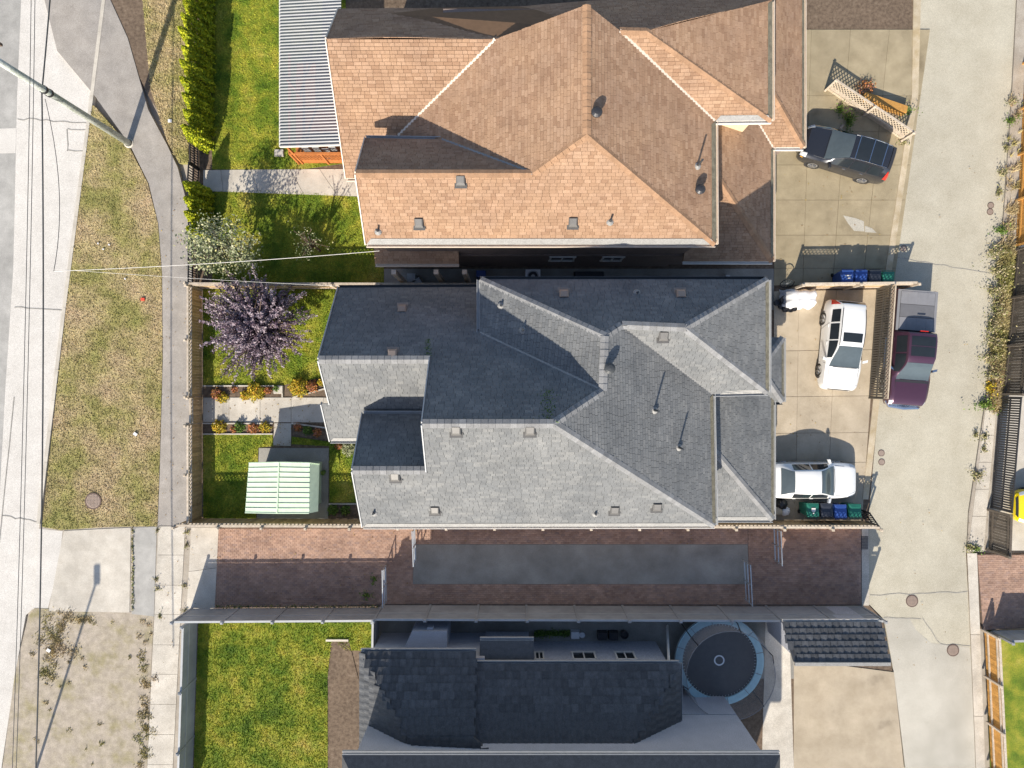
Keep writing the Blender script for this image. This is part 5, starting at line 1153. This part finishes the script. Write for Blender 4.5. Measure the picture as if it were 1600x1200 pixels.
lump('litter', 'scrap of red litter on the dry verge', 'litter', 224.5, 468, (.2, .16, .04), 'litter_red', z=.06)
for px, py in ((155, 381), (172, 383), (163, 390), (197, 436)): lump('litter', 'scrap of white paper in the verge grass', 'litter', px, py, (.09, .07, .02), 'white_cloth', z=.08, rz=px, group='paper scraps on the verge')
for px, py in ((267, 190), (78, 1015), (213, 678)): lump('litter', 'lone scrap of white paper on the ground', 'litter', px, py, (.2, .16, .03), 'white_cloth', z=.08, rz=px, group='lone paper scraps')
# utility pole, cables, street lamp
up = thing('utility_pole', P(202, 224), 'tall pale metal utility pole at the bend of the path', 'pole')
b0 = P(202, 224); m = MB(); m.tube([b0, b0+V((0, 0, 5)), b0+V((0, 0, 9.5))], [.17, .15, .12], 16); m.build('pole', 'pole_metal', up, smooth=True)
m = MB(); m.lathe([(.26, 0), (.26, .05), (.2, .08)], b0, 16); m.build('base_collar', 'concrete', up)
for zz in (5.4, 5.7): m = MB(); m.lathe([(.165, -.05), (.18, -.05), (.18, .05), (.165, .05)], b0+V((0, 0, zz)), 14); m.build('cable_clamp', 'metal_dark', up)
m = MB(); m.beam(b0+V((-1.1, 0, 9.1)), b0+V((1.1, 0, 9.1)), .1, .12); m.build('crossarm', 'bark', up)
def cable(label, a, b, r, sag, mat='trim_dark', n=18, group=None):
    o = MB(); pts = [a.lerp(b, i/n)-V((0, 0, sag*4*(i/n)*(1-i/n))) for i in range(n+1)]; o.tube(pts, r, 5); return o.build('cable', mat, label=label, cat='cable', group=group)
pz = b0+V((-.2, 0, 5.55)); far = P(48, 1420, 5.9)
cable('thick black communication cable hanging along the street kerb', P(100, -400, 5.9), pz, .03, .15); cable('thick black communication cable hanging along the street kerb, south of the pole', pz, far, .03, .3)
cable('thin black cable looping beside the thick street cable', pz+V((.1, -.3, -.05)), P(84, 424, 5.45), .014, .55)
for dx, z_ in ((52, 8.6), (46, 8.6)):
    cable('thin overhead power wire above the street', P(dx+6, -300, z_), P(dx-36, 1450, z_), .012, .2, group='power wires above the street')
hk = P(593, 392, 5.6); tap = P(84, 424, 5.5)
cable('pale service wire from the street cable to the tan-roofed house', tap, hk, .011, .35, 'trim_white')
cable('thin pale wire from the street cable to the grey house porch', tap+V((0, .1, 0)), P(530, 447, 5.0), .006, .3, 'trim_white')
sl_ = thing('street_lamp', P(46, 1236), 'street lamp beside the gravel verge, south of the apron', 'lamp'); b1_ = P(46, 1236)
m = MB(); m.tube([b1_, b1_+V((0, 0, 7.6))], [.075, .055], 10); m.build('pole', 'metal_galv', sl_)
m = MB(); m.box(b1_+V((.03, .35, 7.65)), (.32, 1.0, .14), top=.8); m.build('lamp_head', 'metal_galv', sl_)
# patio cover with deck rail, tan-roofed house
pc = thing('patio_cover', P(500, 180), 'corrugated translucent patio cover over the orange wooden deck', 'patio cover')
A, B = P(437, 229, 2.75), P(535, 226, 3.0); A2, B2 = P(437, -30, 2.75), P(520, -30, 3.0); B.x = -8.0+.0; B2.x = -8.0
B.x = P(533, 226, 3.0).x; B2.x = B.x
m = MB(); L = A2.y-A.y; nn_ = int(L/.15)
for i in range(nn_*4+1):
    y = A.y+L*i/(nn_*4); z = .045*math.sin(i*math.pi/2+.4); m.v += [(A.x, y, A.z+z), (B.x, y, B.z+z)]
for i in range(nn_*4): m.f.append((2*i, 2*i+1, 2*i+3, 2*i+2)); m.t.append(.5); m.m.append(0)
m.build('corrugated_sheet', 'patio_plastic', pc, smooth=True)
m = MB(); m.beam(A-V((0, 0, .05)), A2-V((0, 0, .05)), .06, .1); m.beam(A-V((0, 0, .05)), B-V((0, 0, .05)), .06, .08); m.build('edge_trim', 'trim_white', pc)
for i in range(5): y = A.y+.3+i*1.5; m = MB(); m.beam((A.x, y, A.z-.12), (B.x, y, B.z-.12), .05, .1); m.build('rafter', 'trim_white', pc)
for y in (A.y+.2, A.y+3.5): m = MB(); m.beam((A.x+.15, y, 0), (A.x+.15, y, A.z-.1), .1, .1); m.build('post', 'wood_orange', pc)
dk = thing('deck', P(500, 240), 'orange wooden deck with rail under the patio cover', 'deck')
dy0, dy1, dx0, dx1 = P(0, 256).y, P(0, -20).y, P(468, 0).x, P(560, 0).x
nb = 40
for i in range(nb): 
    y = dy0+(dy1-dy0)*(i+.5)/nb
    if y < dy0+4.5: m = MB(); m.box(((dx0+dx1)/2, y, .5), (dx1-dx0, (dy1-dy0)/nb-.01, .03)); m.build('deck_board', 'wood_orange', dk)
m = MB(); m.prism([(dx0+.02, dy0+.02), (dx1, dy0+.02), (dx1, dy0+5), (dx0+.02, dy0+5)], .02, .47); m.build('deck_base', 'wood_orange', dk)
m = MB(); m.beam((dx0, dy0, 1.4), (dx1, dy0, 1.4), .12, .05); m.beam((dx0, dy0, 1.4), (dx0, dy0+5, 1.4), .12, .05); m.build('hand_rail', 'wood_orange', dk)
m = MB(); lattice_mesh(m, V((dx0, dy0, .5)), V((dx1, dy0, .5)), 0, .85, sp=.17); m.build('rail_lattice', 'wood_orange', dk)
for x in (dx0, (dx0+dx1)/2, dx1): m = MB(); m.box((x, dy0, .72), (.1, .1, 1.4)); m.build('post', 'wood_orange', dk)
for px, py in ((484, 244), (500, 244), (515, 246), (525, 243)):
    c = P(px, py, .52); o = thing('deck_clutter', c, 'dark folded chair standing on the orange deck', 'chair', 'chairs on the orange deck')
    m = MB(); m.box(c+V((0, 0, .25)), (.34, .3, .04)); m.build('seat', 'plastic_black', o); m = MB(); m.box(c+V((0, .15, .5)), (.34, .04, .5)); m.build('backrest', 'trim_grey', o)
    for sx in (-.14, .14):
        for sy in (-.12, .12): m = MB(); m.tube([c+V((sx, sy, 0)), c+V((sx, sy, .25))], .015, 5); m.build('leg', 'plastic_black', o)
    o.name = 'folding_chair'
# things in the gap between the houses
def ac(label, px, py):
    c = P(px, py, .015); o = thing('air_conditioner', c, label, 'air conditioner'); m = MB(); m.box(c+V((0, 0, .4)), (.75, .7, .8)); m.build('case', 'white_cloth', o)
    m = MB(); m.lathe([(.3, 0), (.3, .02), (.26, .02), (.26, .0)], c+V((0, 0, .8)), 20); m.lathe([(.1, .0), (.1, .03), (0, .03)], c+V((0, 0, .8)), 12); m.build('fan_guard', 'trim_grey', o)
    m = MB(); m.lathe([(.25, .0), (0, .0)], c+V((0, 0, .806)), 16); m.build('fan_well', 'plastic_black', o)
ac('white air conditioner unit in the gap between the two houses', 832, 436)
lump('storage_box', 'blue plastic box in the gap between the two houses', 'box', 752, 430, (.5, .36, .4), 'bin_blue')
lump('basement_well', 'dark basement stair well hatch against the brown wall', 'hatch', 920, 431, (1.6, .4, .2), 'plastic_black')
lump('grey_box', 'small grey utility box in the gap beside the garage roof', 'box', 1132, 438, (.22, .4, .5), 'trim_grey')
for i, (px, py) in enumerate(((645, 437), (655, 445))): lump('garden_chair', ('round grey stool', 'tilted grey garden chair')[i]+' beside the brown side porch', 'chair', px, py, (.45, .5, .5), 'trim_grey', rz=.6*i)
bt = thing('bicycle', P(1232, 442), 'bicycle wheel leaning by the driveway fence in the shade', 'bicycle wheel'); m = MB(); cc = P(1230, 443, .4)
m.tube([cc+V((.34*math.cos(a), .34*math.sin(a)*.5, .34*math.sin(a)*.8)) for a in np.linspace(0, 2*math.pi, 25)], .02, 6, cap=False); m.build('tyre', 'tyre', bt); m = MB()
for a in np.linspace(0, math.pi, 7)[:-1]: d_ = V((.33*math.cos(a), .33*math.sin(a)*.5, .33*math.sin(a)*.8)); m.tube([cc-d_, cc+d_], .004, 4)
m.build('spokes', 'metal_galv', bt); bt.name = 'bicycle_wheel'
# yard of the dark-tiled house
lump('planter_box', 'first black planter box on the patio beside the stucco wall', 'planter', 940, 990, (.5, .42, .35), 'plastic_black', group=None)
lump('planter_box', 'second black planter box on the patio, next to the round pot', 'planter', 957, 990, (.5, .42, .35), 'plastic_black')
pot('round black pot beside the planter boxes on the dark patio', 974, 988, .2, .35, None)
lump('storage_box', 'white plastic box on the patio under the bay window', 'box', 898, 989, (.45, .38, .3), 'white_cloth')
pot('round white pot beside the white plastic box on the patio', 909, 990, .14, .2, None, 'white_cloth')
hp = np.array([tuple(P(random.uniform(835, 890), 990+random.gauss(0, 2.5), .05+abs(random.gauss(0, .12)))) for _ in range(900)])
hb = thing('shrub', P(860, 990), 'low dark green border shrub along the stucco wall', 'shrub'); leaves('foliage', hp, .05, 'leaf_green', hb)
tr = thing('trampoline', P(1110, 1018), 'round trampoline with pale blue pad and net enclosure on the patio', 'trampoline'); tc = P(1115, 1020); R0 = 2.25
m = MB(); m.lathe([(R0, .86), (R0, .93), (R0-.36, .93), (R0-.36, .86)], tc, 48); m.build('pad', 'pad_blue', tr)
for i in range(12):
    th_ = i*math.pi/6+.2; m = MB(); m.beam(tc+V(((R0-.36)*math.cos(th_), (R0-.36)*math.sin(th_), .934)), tc+V((R0*math.cos(th_), R0*math.sin(th_), .934)), .03, .008); m.build('pad_seam', 'cover_grey', tr)
m = MB()
for i in range(72): th_ = i*math.pi/36; m.beam(tc+V(((R0-.46)*math.cos(th_), (R0-.46)*math.sin(th_), .86)), tc+V(((R0-.34)*math.cos(th_), (R0-.34)*math.sin(th_), .87)), .018, .018)
m.build('springs', 'metal_galv', tr)
m = MB(); m.lathe([(R0-.36, .85), (0, .84)], tc, 48); m.build('jump_mat', 'mat_black', tr)
m = MB(); m.lathe([(.27, .851), (.27, .857), (.20, .857), (.20, .851)], tc, 32); m.build('mat_ring', 'white_cloth', tr)
m = MB(); m.tube([tc+V((R0*math.cos(a), R0*math.sin(a), .82)) for a in np.linspace(0, 2*math.pi, 49)], .03, 6, cap=False); m.build('frame_ring', 'metal_galv', tr)
m = MB(); m.lathe([(R0-.02, .95), (R0+.03, 1.8), (R0-.1, 2.45)], tc, 48); m.build('safety_net', 'net', tr)
for i in range(6):
    a = i*math.pi/3+.3; e = tc+V((R0*math.cos(a), R0*math.sin(a), 0)); f_ = tc+V(((R0+.12)*math.cos(a), (R0+.12)*math.sin(a), 0))
    m = MB(); m.tube([f_+V((0, 0, .02)), f_+V((0, 0, 1.9)), tc+V(((R0-.1)*math.cos(a), (R0-.1)*math.sin(a), 2.5))], .025, 6); m.build('net_pole', 'plastic_black', tr)
    m = MB(); m.tube([e+V((0, 0, .85)), e+V((0, 0, .03))], .025, 6); m.build('leg', 'metal_galv', tr)
m = MB(); m.tube([tc+V(((R0-.1)*math.cos(a), (R0-.1)*math.sin(a), 2.47)) for a in np.linspace(0, 2*math.pi, 37)], .015, 5, cap=False); m.build('top_hoop', 'cover_grey', tr)
# planter corner by the white lattice
pl = thing('planter', P(1375, 165), 'raised planter with yellow boards behind the white lattice fence', 'planter')
m = MB(); m.prism([P(*p)[:2] for p in ((1345, 150), (1410, 172), (1408, 182), (1340, 160))], 0, .45); m.build('board', 'car_yellow' if False else 'fence_orange', pl)
bush(1350, 140, .5, .5, 'leaf_red', 'red flowers in the raised planter behind the lattice fence', n=400)
